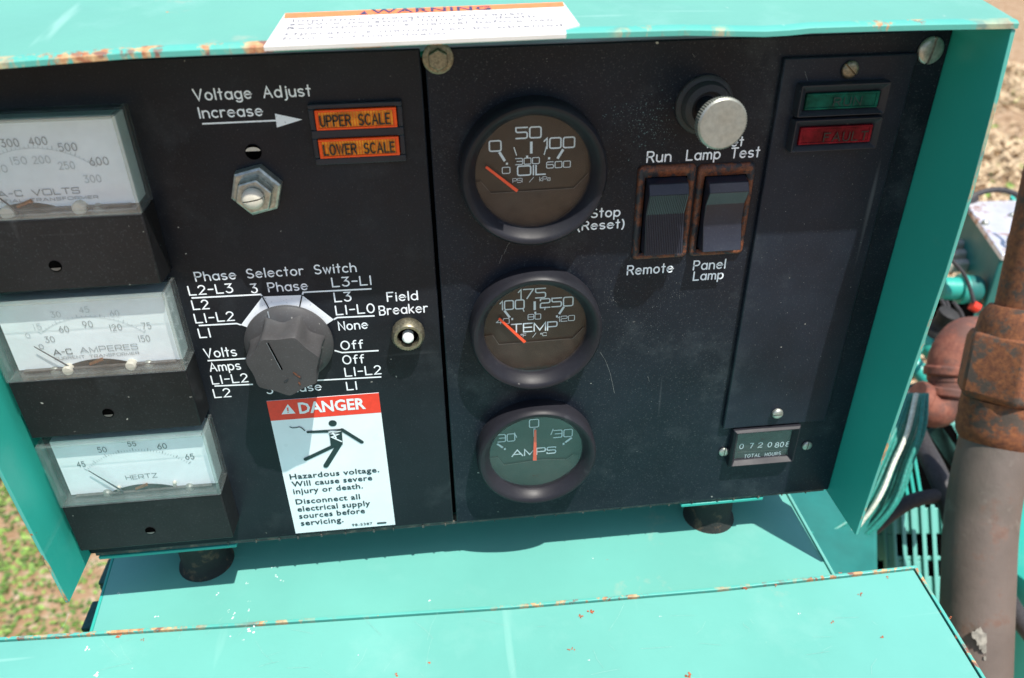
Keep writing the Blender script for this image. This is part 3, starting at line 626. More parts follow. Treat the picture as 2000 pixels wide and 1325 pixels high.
def framed_lamp(rect, lens_rects, depth, bez, texts, names, y0=0., proud=.0008):
    x0, x1, z0, z1 = rect; c = Vector(((x0+x1)/2, y0, (z0+z1)/2)); b = MB(c)
    # bezel built as four bars round each lens so that the lens sits in a real opening
    zs = [z1] + [v for l in lens_rects for v in (l[3], l[2])] + [z0]
    if len(lens_rects) == 1:
        l = lens_rects[0]; ring_frame(b, rect, l, y0, [(0, y0), (0, y0-depth*.75), (.10, y0-depth), (.22, y0-depth), (.95, y0-depth*.55), (1, y0-depth*.5), (1, y0)], .0006)
    else:
      for i in range(0, len(zs), 2): b.box(x0, x1, y0-depth, y0, zs[i+1], zs[i])
      for l in lens_rects:
        b.box(x0, l[0], y0-depth+.0002, y0, l[2], l[3]); b.box(l[1], x1, y0-depth+.0002, y0, l[2], l[3])
    o = b.build('lamp_bezel', M['plastic'], bez, .0004 if len(lens_rects) > 1 else 0, smooth=20); proud = proud if len(lens_rects) > 1 else -.0012
    for l, (ml, mf, tx, ti, nm) in zip(lens_rects, texts):
        lx0, lx1, lz0, lz1 = l; g_ = .0002; d = y0-depth-proud; b = MB(c); e = .0010
        b.box(lx0+g_, lx1-g_, d+.0006, y0, lz0+g_, lz1-g_)
        b.box(lx0+g_, lx1-g_, d, d+.0006, lz1-e, lz1-g_); b.box(lx0+g_, lx1-g_, d, d+.0006, lz0+g_, lz0+e)
        b.box(lx0+g_, lx0+.0014, d, d+.0006, lz0+e, lz1-e); b.box(lx1-.0014, lx1-g_, d, d+.0006, lz0+e, lz1-e)
        L = b.build('lamp_lens', M[ml], o, .00015, label=nm)
        b = MB(c); n = 26 if ml == 'orange_lens' else 1
        for k in range(n):
            xa = lx0+.0015+(lx1-lx0-.003)*k/n; xb = lx0+.0015+(lx1-lx0-.003)*(k+(.8 if n > 1 else 1))/n
            b.box(xa, xb, d+.0003, d+.0007, lz0+e+.0001, lz1-e-.0001)
        pass
        b.build('lens_ribs', M[mf], o, 0, smooth=0)
        fr = Frame((0, d-.0001, 0)); b = MB(); s, a, e2, cp, wd = tx
        text(b, fr, s, a, e2, cp, wd, PLAIN, .30, h=.00005); b.build('lettering', M[ti], o, smooth=0, fix=False)
    return o
framed_lamp((-.0450, -.0096, -.1040, -.0803), [(-.0428, -.0117, -.0902, -.0822), (-.0430, -.0117, -.1013, -.0935)], .0026, PL,
  [('orange_lens', 'amber', ('UPPER SCALE', (627, 247.5), (762, 241.5), 20, .00062), 'lens_ink', 'orange upper scale lamp'),
   ('orange_lens', 'amber', ('LOWER SCALE', (634, 303), (771, 297), 19, .00062), 'lens_ink', 'orange lower scale lamp')], None)
fr_ = Frame((0, -.0060, 0)); u = [fr_.uv(*p) for p in ((1577, 182), (1721, 179), (1718, 214), (1576, 217))]
u2 = [fr_.uv(*p) for p in ((1565, 248), (1707, 245), (1703, 282), (1561, 285))]
framed_lamp((.1472, .1846, -.0925, -.0795), [(u[0][0], u[1][0], u[3][1], (u[0][1]+u[1][1])/2)], .0045, CV,
  [('green_lens', 'green_lens', ('RUN', (1627, 207), (1680, 205), 15, .0005), 'lens_ink2', 'green run lamp')], None, -.0026)
framed_lamp((.1472, .1846, -.1070, -.0934), [(u2[0][0], u2[1][0], u2[3][1], (u2[0][1]+u2[1][1])/2)], .0045, CV,
  [('red_lens', 'red_lens', ('FAULT', (1608, 276), (1692, 274), 16, .0005), 'lens_ink', 'red fault lamp')], None, -.0026)

# ---------------------------------------------------------------- rocker switches
def rocker(x0, x1, z0, z1, ribbed, label):
    c = Vector(((x0+x1)/2, -.0002, (z0+z1)/2)); w_ = .0033; ix0, ix1, iz0, iz1 = x0+w_, x1-w_, z0+.0030, z1-.0052; b = MB(c); d = .0018
    b.ring = ring_frame(b, (x0, x1, z0, z1), (ix0, ix1, iz0, iz1), 0, [(0, 0), (0, -.0006), (.06, -.0013), (.2, -.0018), (.4, -.0020), (.65, -.0018), (.85, -.0012), (1, -.0008), (1, 0)], .0022)
    fr = b.build('rocker_switch', M['switch_rust'], PR, 0, label=label, smooth=50)
    b = MB(c); b.box(ix0, ix1, -.0005, 0, iz0, iz1); b.build('switch_well', M['hole'], fr)
    X0, X1 = ix0+.0006, ix1-.0006; zt, zb = iz1-.0004, iz0+.0012
    if ribbed: pr_ = [(zt, -.0008), (zt-.0012, -.0050), (zt-.0052, -.0074), (-.0020*0+(zt*.55+zb*.45), -.0042), (zb+.0005, -.0072), (zb, -.0020)]
    else: pr_ = [(zt, -.0008), (zt-.0012, -.0052), (zt-.0046, -.0078), (zt*.66+zb*.34, -.0046), (zt*.40+zb*.60, -.0044), (zb+.0008, -.0080), (zb, -.0020)]
    b = MB(c)
    P = [(z, y) for z, y in pr_] + [(zb, 0), (zt, 0)]
    b.hexa([(X0, y, z) for z, y in P], [(X1, y, z) for z, y in P])
    R_ = b.build('rocker', M['rocker'], fr, .0003, smooth=20)
    if ribbed:
        b = MB(c); n = 21
        for k in range(n):
            xa = X0+.0004+(X1-X0-.0008)*(k+.15)/n; xb = X0+.0004+(X1-X0-.0008)*(k+.7)/n
            for (za, ya), (zc, yc) in ((pr_[2], pr_[3]), (pr_[3], pr_[4])):
                h = .0004; b.hexa([(xa, ya, za), (xb, ya, za), (xb, yc, zc), (xa, yc, zc)], [(xa, ya-h, za), (xb, ya-h, za), (xb, yc-h, zc), (xa, yc-h, zc)])
        b.build('grip_ribs', M['rocker'], fr, smooth=20, kind='stuff')
rocker(.0855, .1103, -.1545, -.1115, True, 'left rusty framed ribbed rocker switch for run and stop')
rocker(.1112, .1362, -.1545, -.1122, False, 'right rusty framed smooth rocker switch for panel lamp')

# ---------------------------------------------------------------- hour meter
c = Vector((.1644, -.0002, -.2676)); b = MB(c); x0, x1, z0, z1 = .1462, .1822, -.2798, -.2553; d = .0062; w_ = .0032
def ramp_frame(b, x0, x1, z0, z1, w_, yo, yi, ymid):
    o_ = [(x0, z0), (x1, z0), (x1, z1), (x0, z1)]; i_ = [(x0+w_, z0+w_), (x1-w_, z0+w_), (x1-w_, z1-w_), (x0+w_, z1-w_)]; m_ = [(x0+.0012, z0+.0012), (x1-.0012, z0+.0012), (x1-.0012, z1-.0012), (x0+.0012, z1-.0012)]
    loops = [[(p[0], -.0002, p[1]) for p in o_], [(p[0], yo, p[1]) for p in o_], [(p[0], ymid, p[1]) for p in m_], [(p[0], yi, p[1]) for p in i_], [(p[0], -.0002, p[1]) for p in i_]]
    vs = [p for l in loops for p in l]; fs = [(j*4+k, j*4+(k+1) % 4, (j+1)*4+(k+1) % 4, (j+1)*4+k) for j in range(4) for k in range(4)]
    b.add(vs, fs)
ramp_frame(b, x0, x1, z0, z1, w_, -.0035, -.0022, -.0050)
HM = b.build('hour_meter', M['bezel'], PR, .0003, smooth=20, label='small rectangular running hours meter')
b = MB(c); b.box(x0+w_, x1-w_, -.0010, -.0003, z0+w_, z1-w_); b.build('meter_face', M['counter'], HM)
fr = Frame((0, -.0011, 0)); b = MB()
for s, a, e, cp in (('0', (1444, 877), (1451, 876.5), 9), ('7', (1464, 875.5), (1470, 875), 9), ('2', (1480, 874), (1488, 873.6), 9), ('0', (1499, 873.5), (1506, 873), 9), ('8', (1513, 874), (1520, 873.5), 9), ('0', (1523, 873), (1529, 872.6), 9), ('8', (1534, 872), (1542, 871.5), 9)):
    text(b, fr, s, a, e, cp, .0004, PLAIN, h=.00005)
b.build('counter_digits', M['gink'], HM, smooth=0, fix=False)
b = MB(); text(b, fr, 'TOTAL HOURS', (1453, 894), (1524, 889), 6, .0003, PLAIN, .35, h=.00005); b.build('lettering', M['gink'], HM, smooth=0, fix=False)
b = MB(); line_px(b, fr, [(1440, 883.5), (1545, 878)], .0004, cap=False); b.build('divider_line', M['dial_line'], HM, smooth=0, fix=False)
b = MB(c); b.box(x0+w_, x1-w_, -.0019, -.0017, z0+w_, z1-w_); b.build('window_pane', M['glass'], HM)

# ---------------------------------------------------------------- three rectangular panel meters
MX0, MX1, MD = -.1838, -.1103, .0150
def meter(name, label, zt, zw, zb, hole_z, pr_, posts, domes, arcw):
    c = Vector(((MX0+MX1)/2, 0, zb)); b = MB(c)
    e = .0003
    b.hexa([(MX0, 0, zb-.001), (MX1, 0, zb-.001), (MX1, 0, zw), (MX0, 0, zw)], [(MX0+e, -MD, zb), (MX1-e, -MD, zb), (MX1-e, -MD, zw), (MX0+e, -MD, zw)])
    o = b.build(name, M['meter'], PL, .0006, label=label)
    hc = Vector((-.1480, -MD, hole_z)); b = MB(c); b.lathe([(.0024, .0002), (.0001, .00025)], hc, 24); b.build('adjuster_hole', M['hole'], o)
    b = MB(c); b.add([hc+Vector((.0021*cos(a), -.0004, .0019*sin(a))) for a in [-pi*.12-pi*.76*k/10 for k in range(11)]], [tuple(range(11))]); b.build('adjuster_screw', M['dial_line'], o, smooth=0)
    # dial tray
    b = MB(c); b.box(MX0+.0034, MX1-.0024, -.0092, 0, zw+.0022, zt-.0022); b.build('dial_card', M['dial_white'], o)
    # clear case: hollow box open at the back, outer and inner skins
    t = .0017; z0 = zw+.0001
    b = MB(c)
    b.box(MX0, MX0+t, -MD+.0003, 0, z0, zt); b.box(MX1-t, MX1, -MD+.0003, 0, z0, zt)
    b.box(MX0+t+.0001, MX1-t-.0001, -MD+.0003, 0, zt-t, zt); b.box(MX0+t+.0001, MX1-t-.0001, -MD+.0003, 0, z0, z0+t)
    b.build('clear_case', M['acrylic_edge'], o, .0003)
    b = MB(c); b.box(MX0, MX1, -MD-.0006, -MD+.0002, z0, zt); b.build('window_pane', M['acrylic'], o, .0003)
    # works below the dial: dark slot, coil, posts and screws
    b = MB(c); xa, xb, hh = arcw; n = 16; zc = zw+.0024
    pts = [(xa+(xb-xa)*k/n, zc+hh*sin(pi*k/n)**.8) for k in range(n+1)]; b.prism(pts, -.0092, -.0096); b.build('movement_slot', M['dial_black'], o, smooth=0)
    b = MB(c); b.lathe([(.0008, 0), (.0008, .006)], Vector(((xa+xb)/2-.003, -.0098, zc+.0010)), 12, axis=(1, 0, .35)); b.build('coil', M['copper'], o)
    b = MB(c); b.box(MX0+.006, MX1-.005, -.0110, -.0093, zw+.0019, zw+.0025); b.build('clip_bar', M['dial_line'], o)
    p0 = None
    for x, z in posts:
        loc = Vector((x, -.0092, z))
        if p0 is None: b = MB(loc); b.lathe([(pr_, 0), (pr_, .0026), (pr_*.8, .0032), (.0001, .0033)], loc, 24) if pr_ > .0012 else b.lathe([(pr_, -.0014), (pr_, .0026), (pr_*.6, .0031), (.0001, .0032)], loc, 16, axis=(.25, -.3, 1)); p0 = b.build('stop_post', M['post'], o)
        else: copy_tree(p0, o, loc)
    p0 = None
    for x, z in domes:
        loc = Vector((x, -.0092, z))
        if p0 is None: b = MB(loc); b.lathe([(.0022, 0), (.0021, .0010), (.0014, .0018), (.0001, .0021)], loc, 20); p0 = b.build('dial_screw', M['alu'], o)
        else: copy_tree(p0, o, loc)
    return o
DY = -.0092; FD = Frame((0, DY-.0001, 0))
def at2(px, py): q = atY(px, py, DY-.0015); return (q.x, q.z)
def mtext(o, fr, items, mat, wd, font=PLAIN, gap=.3):
    b = MB()
    for s, a, e, cp in items: text(b, fr, s, a, e, cp, wd, font, gap, h=.00008)
    return b.build('lettering', M[mat], o, smooth=0, fix=False)
def mneedle(o, a, e, mat='needle_d'):
    fr = Frame((0, DY-.0018, 0)); A = Vector(fr.uv(*a)); B = Vector(fr.uv(*e)); b = MB()
    b.tube([fr.P(A.x, A.y), fr.P(B.x, B.y)], .0004, 6, rs=[.00022, .00042]); b.build('needle', M[mat], o)
def scale_arc(o, p3, n, major, mat, l1, l2, wd, arcline=True):
    A, B, C_ = [Vector(FD.uv(*p)) for p in p3]
    d = 2*(A.x*(B.y-C_.y)+B.x*(C_.y-A.y)+C_.x*(A.y-B.y))
    ux = ((A.length_squared)*(B.y-C_.y)+(B.length_squared)*(C_.y-A.y)+(C_.length_squared)*(A.y-B.y))/d
    uy = ((A.length_squared)*(C_.x-B.x)+(B.length_squared)*(A.x-C_.x)+(C_.length_squared)*(B.x-A.x))/d
    cc = Vector((ux, uy)); R = (A-cc).length; a0 = atan2(A.y-uy, A.x-ux); a1 = atan2(C_.y-uy, C_.x-ux); b = MB()
    for k in range(n+1):
        a = a0+(a1-a0)*k/n; L = l1 if k % major == 0 else l2; dv = Vector((cos(a), sin(a)))
        stroke(b, FD, [tuple(cc+dv*R), tuple(cc+dv*(R+L))], wd if k % major else wd*1.5, h=.00008, cap=False)
    if arcline: stroke(b, FD, [tuple(cc+Vector((cos(a0+(a1-a0)*k/30), sin(a0+(a1-a0)*k/30)))*R) for k in range(31)], wd, h=.00005, cap=False)
    b.build('scale_marks', M[mat], o, smooth=0, fix=False)
o = meter('volt_meter', 'top panel meter showing alternating volts, left edge cut by the photo', -.0775, -.1152, -.1454, -.1348, .0026, [at2(156, 406), at2(16, 416)], [at2(192, 410), at2(-20, 424)], (-.1640, -.1430, .0022))
mtext(o, FD, [('300', (4.5, 288), (38.3, 285.5), 15), ('400', (59.5, 284.3), (93.3, 281.9), 15), ('500', (117, 296), (151.8, 294), 15), ('600', (177.7, 323.6), (213, 321.6), 15)], 'mink', .0004)
mtext(o, FD, [('150', (23.4, 321.6), (54, 320.6), 14), ('200', (66.8, 320.2), (99.8, 318), 14), ('250', (117, 330.8), (147.7, 329.8), 14), ('300', (167, 357), (198.7, 355.6), 14), ('100', (-16, 338), (16, 336), 14)], 'mink_f', .0004)
mtext(o, FD, [('A-C VOLTS', (-2, 386), (156, 376.6), 11)], 'mink', .0004, SQUARE, .35)
mtext(o, FD, [('POTENTIAL TRANSFORMER', (-52, 403), (191.5, 383.8), 5.5)], 'mink', .00022, SQUARE, .4)
scale_arc(o, ((-20, 312), (75, 290), (188, 326)), 25, 5, 'mink_f', .0016, .0009, .0002)
mneedle(o, (-40, 358), (44, 421))
o = meter('ampere_meter', 'middle panel meter showing alternating amperes', -.1498, -.1873, -.2175, -.2065, .0022, [at2(134, 722), at2(256.6, 713)], [at2(107, 728), at2(290, 715)], (-.1610, -.1345, .0030))
mtext(o, FD, [('0', (52, 660), (60, 659.6), 9), ('15', (68, 644), (82, 643), 11), ('30', (101.6, 620.4), (120, 619.4), 11), ('45', (157, 611), (175, 610), 11), ('60', (217, 618), (234, 617), 11)], 'mink_f', .00032)
mtext(o, FD, [('75', (279, 643), (296, 642), 12), ('30', (90, 669), (108, 668), 11), ('60', (117.6, 649.4), (136, 648.4), 12), ('90', (164, 640), (182.4, 638.6), 12), ('120', (217, 646.4), (239, 644.4), 12), ('150', (273, 668), (294, 666.6), 12), ('0', (78.4, 681.6), (86.4, 681.2), 9)], 'mink', .00032)
mtext(o, FD, [('A-C', (106, 693), (141.6, 691.6), 10), ], 'mink_d', .00038, SQUARE, .35)
mtext(o, FD, [('AMPERES', (158, 689), (270, 681.6), 10)], 'mink', .00034, SQUARE, .35)
mtext(o, FD, [('CURRENT TRANSFORMER', (108, 703), (272, 691.6), 5)], 'mink', .00022, SQUARE, .4)
scale_arc(o, ((80, 652), (170, 619), (281, 649)), 25, 5, 'mink_f', .0014, .0008, .0002)
mneedle(o, (66, 677), (152, 726))
o = meter('frequency_meter', 'bottom panel meter showing hertz', -.2221, -.2588, -.2880, -.2783, .0009, [at2(231, 962), at2(340, 952)], [at2(209, 967), at2(370, 955)], (-.1615, -.1330, .0030))
mtext(o, FD, [('45', (152.8, 912.3), (167.5, 911), 10), ('50', (192.9, 884), (209.4, 882.8), 10), ('55', (251, 872), (266.4, 870.6), 9), ('60', (309.5, 877.2), (326.4, 876), 10), ('65', (363.8, 897.6), (379.7, 896.4), 10)], 'mink_d', .00036)
mtext(o, FD, [('HERTZ', (247, 936), (308.3, 933), 8)], 'mink_d', .00026, SQUARE, .35)
scale_arc(o, ((171.5, 919), (262, 881), (368, 906)), 40, 5, 'mink', .0018, .0010, .0002, False)
mneedle(o, (172.5, 919.5), (240.4, 960))

# ---------------------------------------------------------------- danger label
fl = Frame((0, -.0002, 0)); TL = fl.uv(517, 784); BR = fl.uv(773, 1026)
x0, x1 = (fl.uv(517, 784)[0]+fl.uv(580.5, 1041)[0])/2, (fl.uv(738, 767.7)[0]+fl.uv(773.5, 1025.9)[0])/2
zt, zb, zr = (fl.uv(517, 784)[1]+fl.uv(738, 767.7)[1])/2, (fl.uv(580.5, 1041)[1]+fl.uv(773.5, 1025.9)[1])/2, (fl.uv(526, 821)[1]+fl.uv(743.5, 807.4)[1])/2
LAB = (x0, x1, zb, zt); b = MB(); b.box(x0, x1, -.0002, .0001, zb, zt); DL = b.build('danger_label', M['labelw'], PL, label='white and red danger label about hazardous voltage')
b = MB(); b.box(x0, x1, -.00028, -.0001, zr, zt-.0001); b.build('red_band', M['red'], DL)
fl = Frame((0, -.0003, 0))
b = MB(); font_text(b, fl, 'DANGER', (585, 806.5), (715, 799), 21, bold=.028); b.build('lettering', M['labelw'], DL, smooth=0, fix=False)
b = MB(); poly(b, fl, [fl.uv(*p) for p in ((550, 809.5), (577.3, 807.5), (562, 789.5))], .0001); b.build('warning_triangle', M['labelw'], DL, smooth=0, fix=False)
b = MB(); line_px(b, fl, [(561.8, 796), (562.6, 803)], .0006, h=.0002, cap=False); line_px(b, fl, [(562.8, 804.6), (562.9, 806)], .0006, h=.0002, cap=False); b.build('exclamation_mark', M['red'], DL, smooth=0, fix=False)
for s, a, e in (('Hazardous voltage.', (566.4, 934.5), (741.3, 924)), ('Will cause severe', (570.5, 949.2), (727.8, 939.5)), ('injury or death.', (573.2, 963.5), (709.6, 955.5)),
                ('Disconnect all', (578.3, 984.5), (704, 975.5)), ('electrical supply', (581.3, 998), (724, 988.8)), ('sources before', (584.6, 1012), (713.6, 1003.3)), ('servicing.', (588, 1026), (671.5, 1020.5))):
    b = MB(); font_text(b, fl, s, a, e, 10.2, bold=.016, space=1.06); b.build('lettering', M['lblk'], DL, smooth=0, fix=False)
b = MB(); font_text(b, fl, '98-5387', (687.8, 1028), (727.8, 1025), 5, bold=.01, space=1.1); b.build('lettering', M['lblk'], DL, smooth=0, fix=False)
Z = lambda x, y: (480+x/3.681, 740+y/3.681)
b = MB()
line_px(b, fl, [Z(950, 1038), Z(1005, 1034)], .0011)
b.build('print_mark', M['lblk'], DL, smooth=0, fix=False)
b = MB(); cu, cvv = fl.uv(*Z(625, 320)); ra = abs(fl.uv(*Z(655, 320))[0]-cu)
poly(b, fl, [(cu+ra*cos(2*pi*k/24), cvv+ra*.95*sin(2*pi*k/24)) for k in range(24)], .0001)
px = .00031
def ln(pts, w_): line_px(b, fl, [Z(*p) for p in pts], w_)
ln([(692, 366), (835, 455)], .0019); ln([(446, 384), (600, 379)], .0012); ln([(440, 378), (690, 362)], .0005)
poly(b, fl, [fl.uv(*Z(*p)) for p in ((600, 384), (690, 358), (698, 470), (660, 492), (612, 478))], .00032)
ln([(638, 480), (430, 578)], .0020); ln([(670, 475), (576, 625)], .0026)
line_px(b, fl, [Z(*p) for p in ((318, 345), (335, 352), (360, 351), (385, 345), (405, 354), (425, 372))], .0005)
b.build('shocked_figure', M['lblk'], DL, smooth=0, fix=False)
b = MB()
for pts in ([(600, 378), (682, 372), (610, 392), (668, 394), (618, 414), (690, 446)], [(628, 384), (650, 420)]):
    line_px(b, fl, [Z(*p) for p in pts], .00075, h=.0005)
b.build('lightning_bolt', M['labelw'], DL, smooth=0, fix=False)

# ---------------------------------------------------------------- label on the hood
hz = lambda y: -.0519 + SL*(y-FY)
uy = Vector((0, 1, SL)).normalized(); nn = Vector((0, -SL, 1)).normalized()
FH = Frame((0, FY, -.0519), (1, 0, 0), tuple(uy), tuple(nn)); FH.o += nn*.0007
def Hq(px, py): return FH.uv(px, py)
q = [Hq(515, 93), Hq(557, 28), Hq(1100, 6), Hq(1132, 50), Hq(1104, 58), Hq(1106, 68)]
b = MB(); b.hexa([FH.P(u, v, -.0012) for u, v in q], [FH.P(u, v, .0002) for u, v in q]); HL = b.build('warning_label', M['hlabel'], box, label='weathered white label with an orange band on the hood')
q = [Hq(554.5, 38), Hq(557.5, 28), Hq(1099, 6), Hq(1103, 14.5)]
b = MB(); poly(b, FH, q, .0003); b.build('orange_band', M['orange'], HL, smooth=0, fix=False)
FH2 = Frame(FH.o+nn*.0003, (1, 0, 0), tuple(uy), tuple(nn))
b = MB(); font_text(b, FH2, 'WARNING', (724, 28.2), (959, 18), 7.5, bold=.02, space=1.1); b.build('lettering', M['hink_d'], HL, smooth=0, fix=False)
b = MB(); poly(b, FH2, [FH2.uv(*p) for p in ((702, 29), (718, 28.4), (712, 21.6))], .0001); b.build('warning_triangle', M['hink_d'], HL, smooth=0, fix=False)
for s, a, e in (('Improper operation can cause', (570, 45.6), (1022, 27)), ('severe personal injury or death.', (564.6, 53), (1053.8, 32)), ("Read operator's manual before use.", (559.5, 60.4), (1089, 39)),
                ("Operator's manual can be obtained", (553.6, 73), (1098, 48.5)), ('from an Onan dealer.', (550, 80.8), (884.6, 65))):
    b = MB(); font_text(b, FH2, s, a, e, 5.6, bold=.006, space=1.12); b.build('lettering', M['hink'], HL, smooth=0, fix=False)

# ---------------------------------------------------------------- mounting feet under the box
TZ = -.3400
f0 = None
for x, y in ((.1510, .0210), (-.1420, .0210)):
    loc = Vector((x, y, TZ))
    if f0 is None:
        b = MB(loc); b.lathe([(.0150, 0), (.0146, .0015), (.0128, .004), (.0126, .012), (.0126, .018), (.0135, .022), (.0135, .0290), (.0080, .0295), (.0080, .0316)], loc, 40, axis=(0, 0, 1), up=(1, 0, 0))
        f0 = b.build('rubber_mount', M['mount'], box, smooth=40)
    else: copy_tree(f0, box, loc)
for xa, xb in ((-.186, -.116), (.125, .172)):
    b = MB(); b.box(xa, xb, .0005, .012, ZB-.0046, ZB-.0027); b.build('mount_strap', M['teal'], box, .0004)

# ================================================================== GENERATOR TOP TRAY
tray = thing('generator_saddle', 'flat teal sheet metal saddle under the control box, partly shaded', 'metal cover', (0, .1, -.6))
b = MB(); L0, L1 = atZ(225, 1083, TZ), atZ(181, 1232, TZ); R0, R1 = atZ(1541, 975, TZ), atZ(1619, 1115, TZ)
def ext(a, c, y): t = (y-a.y)/(c.y-a.y); return a+(c-a)*t
l0, l1, r0, r1 = ext(L0, L1, .22), ext(L0, L1, -.05), ext(R0, R1, .22), ext(R0, R1, -.05)
b.hexa([p-Vector((0, 0, .0018)) for p in (l1, r1, r0, l0)], [Vector(p) for p in (l1, r1, r0, l0)]); b.build('top_sheet', M['teal_sunlit'], tray, .0004)
dz = Vector((0, 0, .0014)); dx = Vector((.0017, 0, 0))
b = MB(); b.hexa([r1-dx*0+Vector((0, 0, -.05)), r1+dx+Vector((0, 0, -.05)), r0+dx+Vector((0, 0, -.05)), r0+Vector((0, 0, -.05))], [r1+dz, r1+dx+dz, r0+dx+dz, r0+dz]); b.build('side_rail', M['teal_sunlit'], tray, .0004)
b = MB(); b.hexa([l1-dx+Vector((0, 0, -.09)), l1-Vector((.0001, 0, .09)), l0-Vector((.0001, 0, .09)), l0-dx-Vector((0, 0, .09))], [l1-dx, l1-Vector((.0001, 0, 0)), l0-Vector((.0001, 0, 0)), l0-dx]); b.build('side_skirt', M['teal'], tray, .0004)
b = MB()
for px_, py_ in ((212, 1118), (180, 1205)):
    p = atZ(px_, py_, -.375); b.box(p.x-.004, p.x+.03, p.y-.008, p.y+.012, -.3780, -.375); b.box(p.x-.004, p.x-.001, p.y-.008, p.y+.012, -.40, -.3781)
b.build('bracket', M['teal_dark'], tray, .001)
b = MB(); b.box(l1.x+.03, r1.x-.005, -.02, .2, -.62, -.3422); b.build('support_block', M['teal_dark'], tray)

# ================================================================== OUTPUT BOX in front
BZ = -.330
jb = thing('output_box', 'long teal junction box lid crossing the foreground, chipped and rusty along its back edge', 'junction box', (0, -.1, -.55))
pb = [atZ(-60, 1248, BZ), atZ(0, 1244.5, BZ), atZ(500, 1214, BZ), atZ(1000, 1181, BZ), atZ(1400, 1147, BZ), atZ(1789, 1104, BZ)]
rr = [atZ(1789, 1104, BZ), atZ(1858, 1212, BZ), atZ(1928, 1328, BZ)]
BF = -.185
left = Vector((pb[0].x-.12, pb[0].y-.002, BZ))
rfr = rr[0]+(rr[2]-rr[0])*((BF-rr[0].y)/(rr[2].y-rr[0].y))
out = [left] + pb + [rfr, Vector((left.x, BF, BZ))]
cen = Vector((0, -.1, BZ))
def inset(P, d):
    n = len(P); res = []
    for i in range(n):
        a, b_, c_ = P[i-1], P[i], P[(i+1) % n]; d1 = (b_-a).normalized(); d2 = (c_-b_).normalized(); n1 = Vector((d1.y, -d1.x, 0)); n2 = Vector((d2.y, -d2.x, 0)); n_ = (n1+n2).normalized(); k = d/max(.3, n_.dot(n1)); res.append(b_+n_*k)
    return res
i1 = inset(out, .0016); i2 = inset(out, .0024)
b = MB(); n = len(out)
b.hexa([p+Vector((0, 0, -.0015)) for p in i2], [Vector(p)-Vector((0, 0, .0006)) for p in i2]); b.build('lid', M['teal_sunlit'], jb, .0005)
b = MB(); vs = [p+Vector((0, 0, -.20)) for p in out] + [Vector(p) for p in out] + [Vector(p) for p in i1] + [p+Vector((0, 0, -.004)) for p in i1]
fs = [(j*n+k, j*n+(k+1) % n, (j+1)*n+(k+1) % n, (j+1)*n+k) for j in range(3) for k in range(n)]; b.add(vs, fs); b.build('case_rim', M['teal_seam'], jb, .0002, smooth=30)
b = MB(); b.hexa([p+Vector((0, 0, -.0045)) for p in i1], [p+Vector((0, 0, -.0035)) for p in i1]); b.build('seam_floor', M['hole'], jb)

# ================================================================== RIGHT HAND MACHINERY
# exhaust pipe
PZ = .60
ex = thing('exhaust_pipe', 'thick brown exhaust pipe with a rusty hex union rising at the right edge', 'pipe', deep(1905, 1325, PZ))
b = MB(); path = curve_pts([deep(1893, 1560, PZ), deep(1902, 1350, PZ), deep(1909, 1150, PZ), deep(1914, 1040, PZ), deep(1926, 950, PZ), deep(1950, 845, PZ)], 8)
b.tube(path, .0253, 40); b.build('pipe_bend', M['pipe'], ex, smooth=60)
A, B = deep(1948, 852, PZ), deep(2022, 520, .575); axp = (B-A).normalized(); LN = (B-A).length
def ring(name, prof, seg, mat, **k):
    b = MB(); b.lathe([(r, h*LN) for r, h in prof], A, seg, axis=axp, up=(1, 0, 0)); return b.build(name, mat, ex, smooth=k.get('smooth', 45), bevel=k.get('bevel', 0))
ring('threaded_collar', [(.0255, -.04), (.0288, 0), (.0300, .05), (.0295, .10), (.0302, .14), (.0296, .22)], 40, M['rust'])
ring('hex_union', [(.0330, .22), (.0372, .25), (.0372, .55), (.0345, .60)], 6, M['rust'], smooth=20, bevel=.002)
ring('union_neck', [(.0300, .58), (.0292, .64), (.0284, .70), (.0240, .76)], 40, M['rust'])
ring('upper_pipe', [(.0205, .74), (.0205, 1.6)], 36, M['rust'])
# rusty elbow behind it
el = thing('pipe_elbow', 'dull red rusty pipe elbow with raised bands behind the exhaust pipe', 'pipe elbow', deep(1800, 790, .74))
EZ = .74; b = MB(); b.tube(curve_pts([deep(1915, 655, EZ), deep(1880, 662, EZ), deep(1855, 700, EZ), deep(1852, 745, EZ)], 8), .0185, 28); b.build('upper_bend', M['elbow'], el, smooth=60)
b = MB(); b.tube(curve_pts([deep(1852, 745, EZ), deep(1848, 780, EZ), deep(1825, 800, EZ), deep(1785, 782, EZ)], 8), .0175, 28, ); b.build('lower_bend', M['elbow'], el, smooth=60)
b = MB()
for p, q, r in (((1853, 715, 1), (1852, 735, 1), .0215), ((1851, 757, 1), (1849, 776, 1), .0215), ((1800, 790, 1), (1782, 780, 1), .0205)):
    b.tube([deep(p[0], p[1], EZ), deep(q[0], q[1], EZ)], r, 28)
b.build('raised_band', M['elbow'], el, .002, smooth=40)

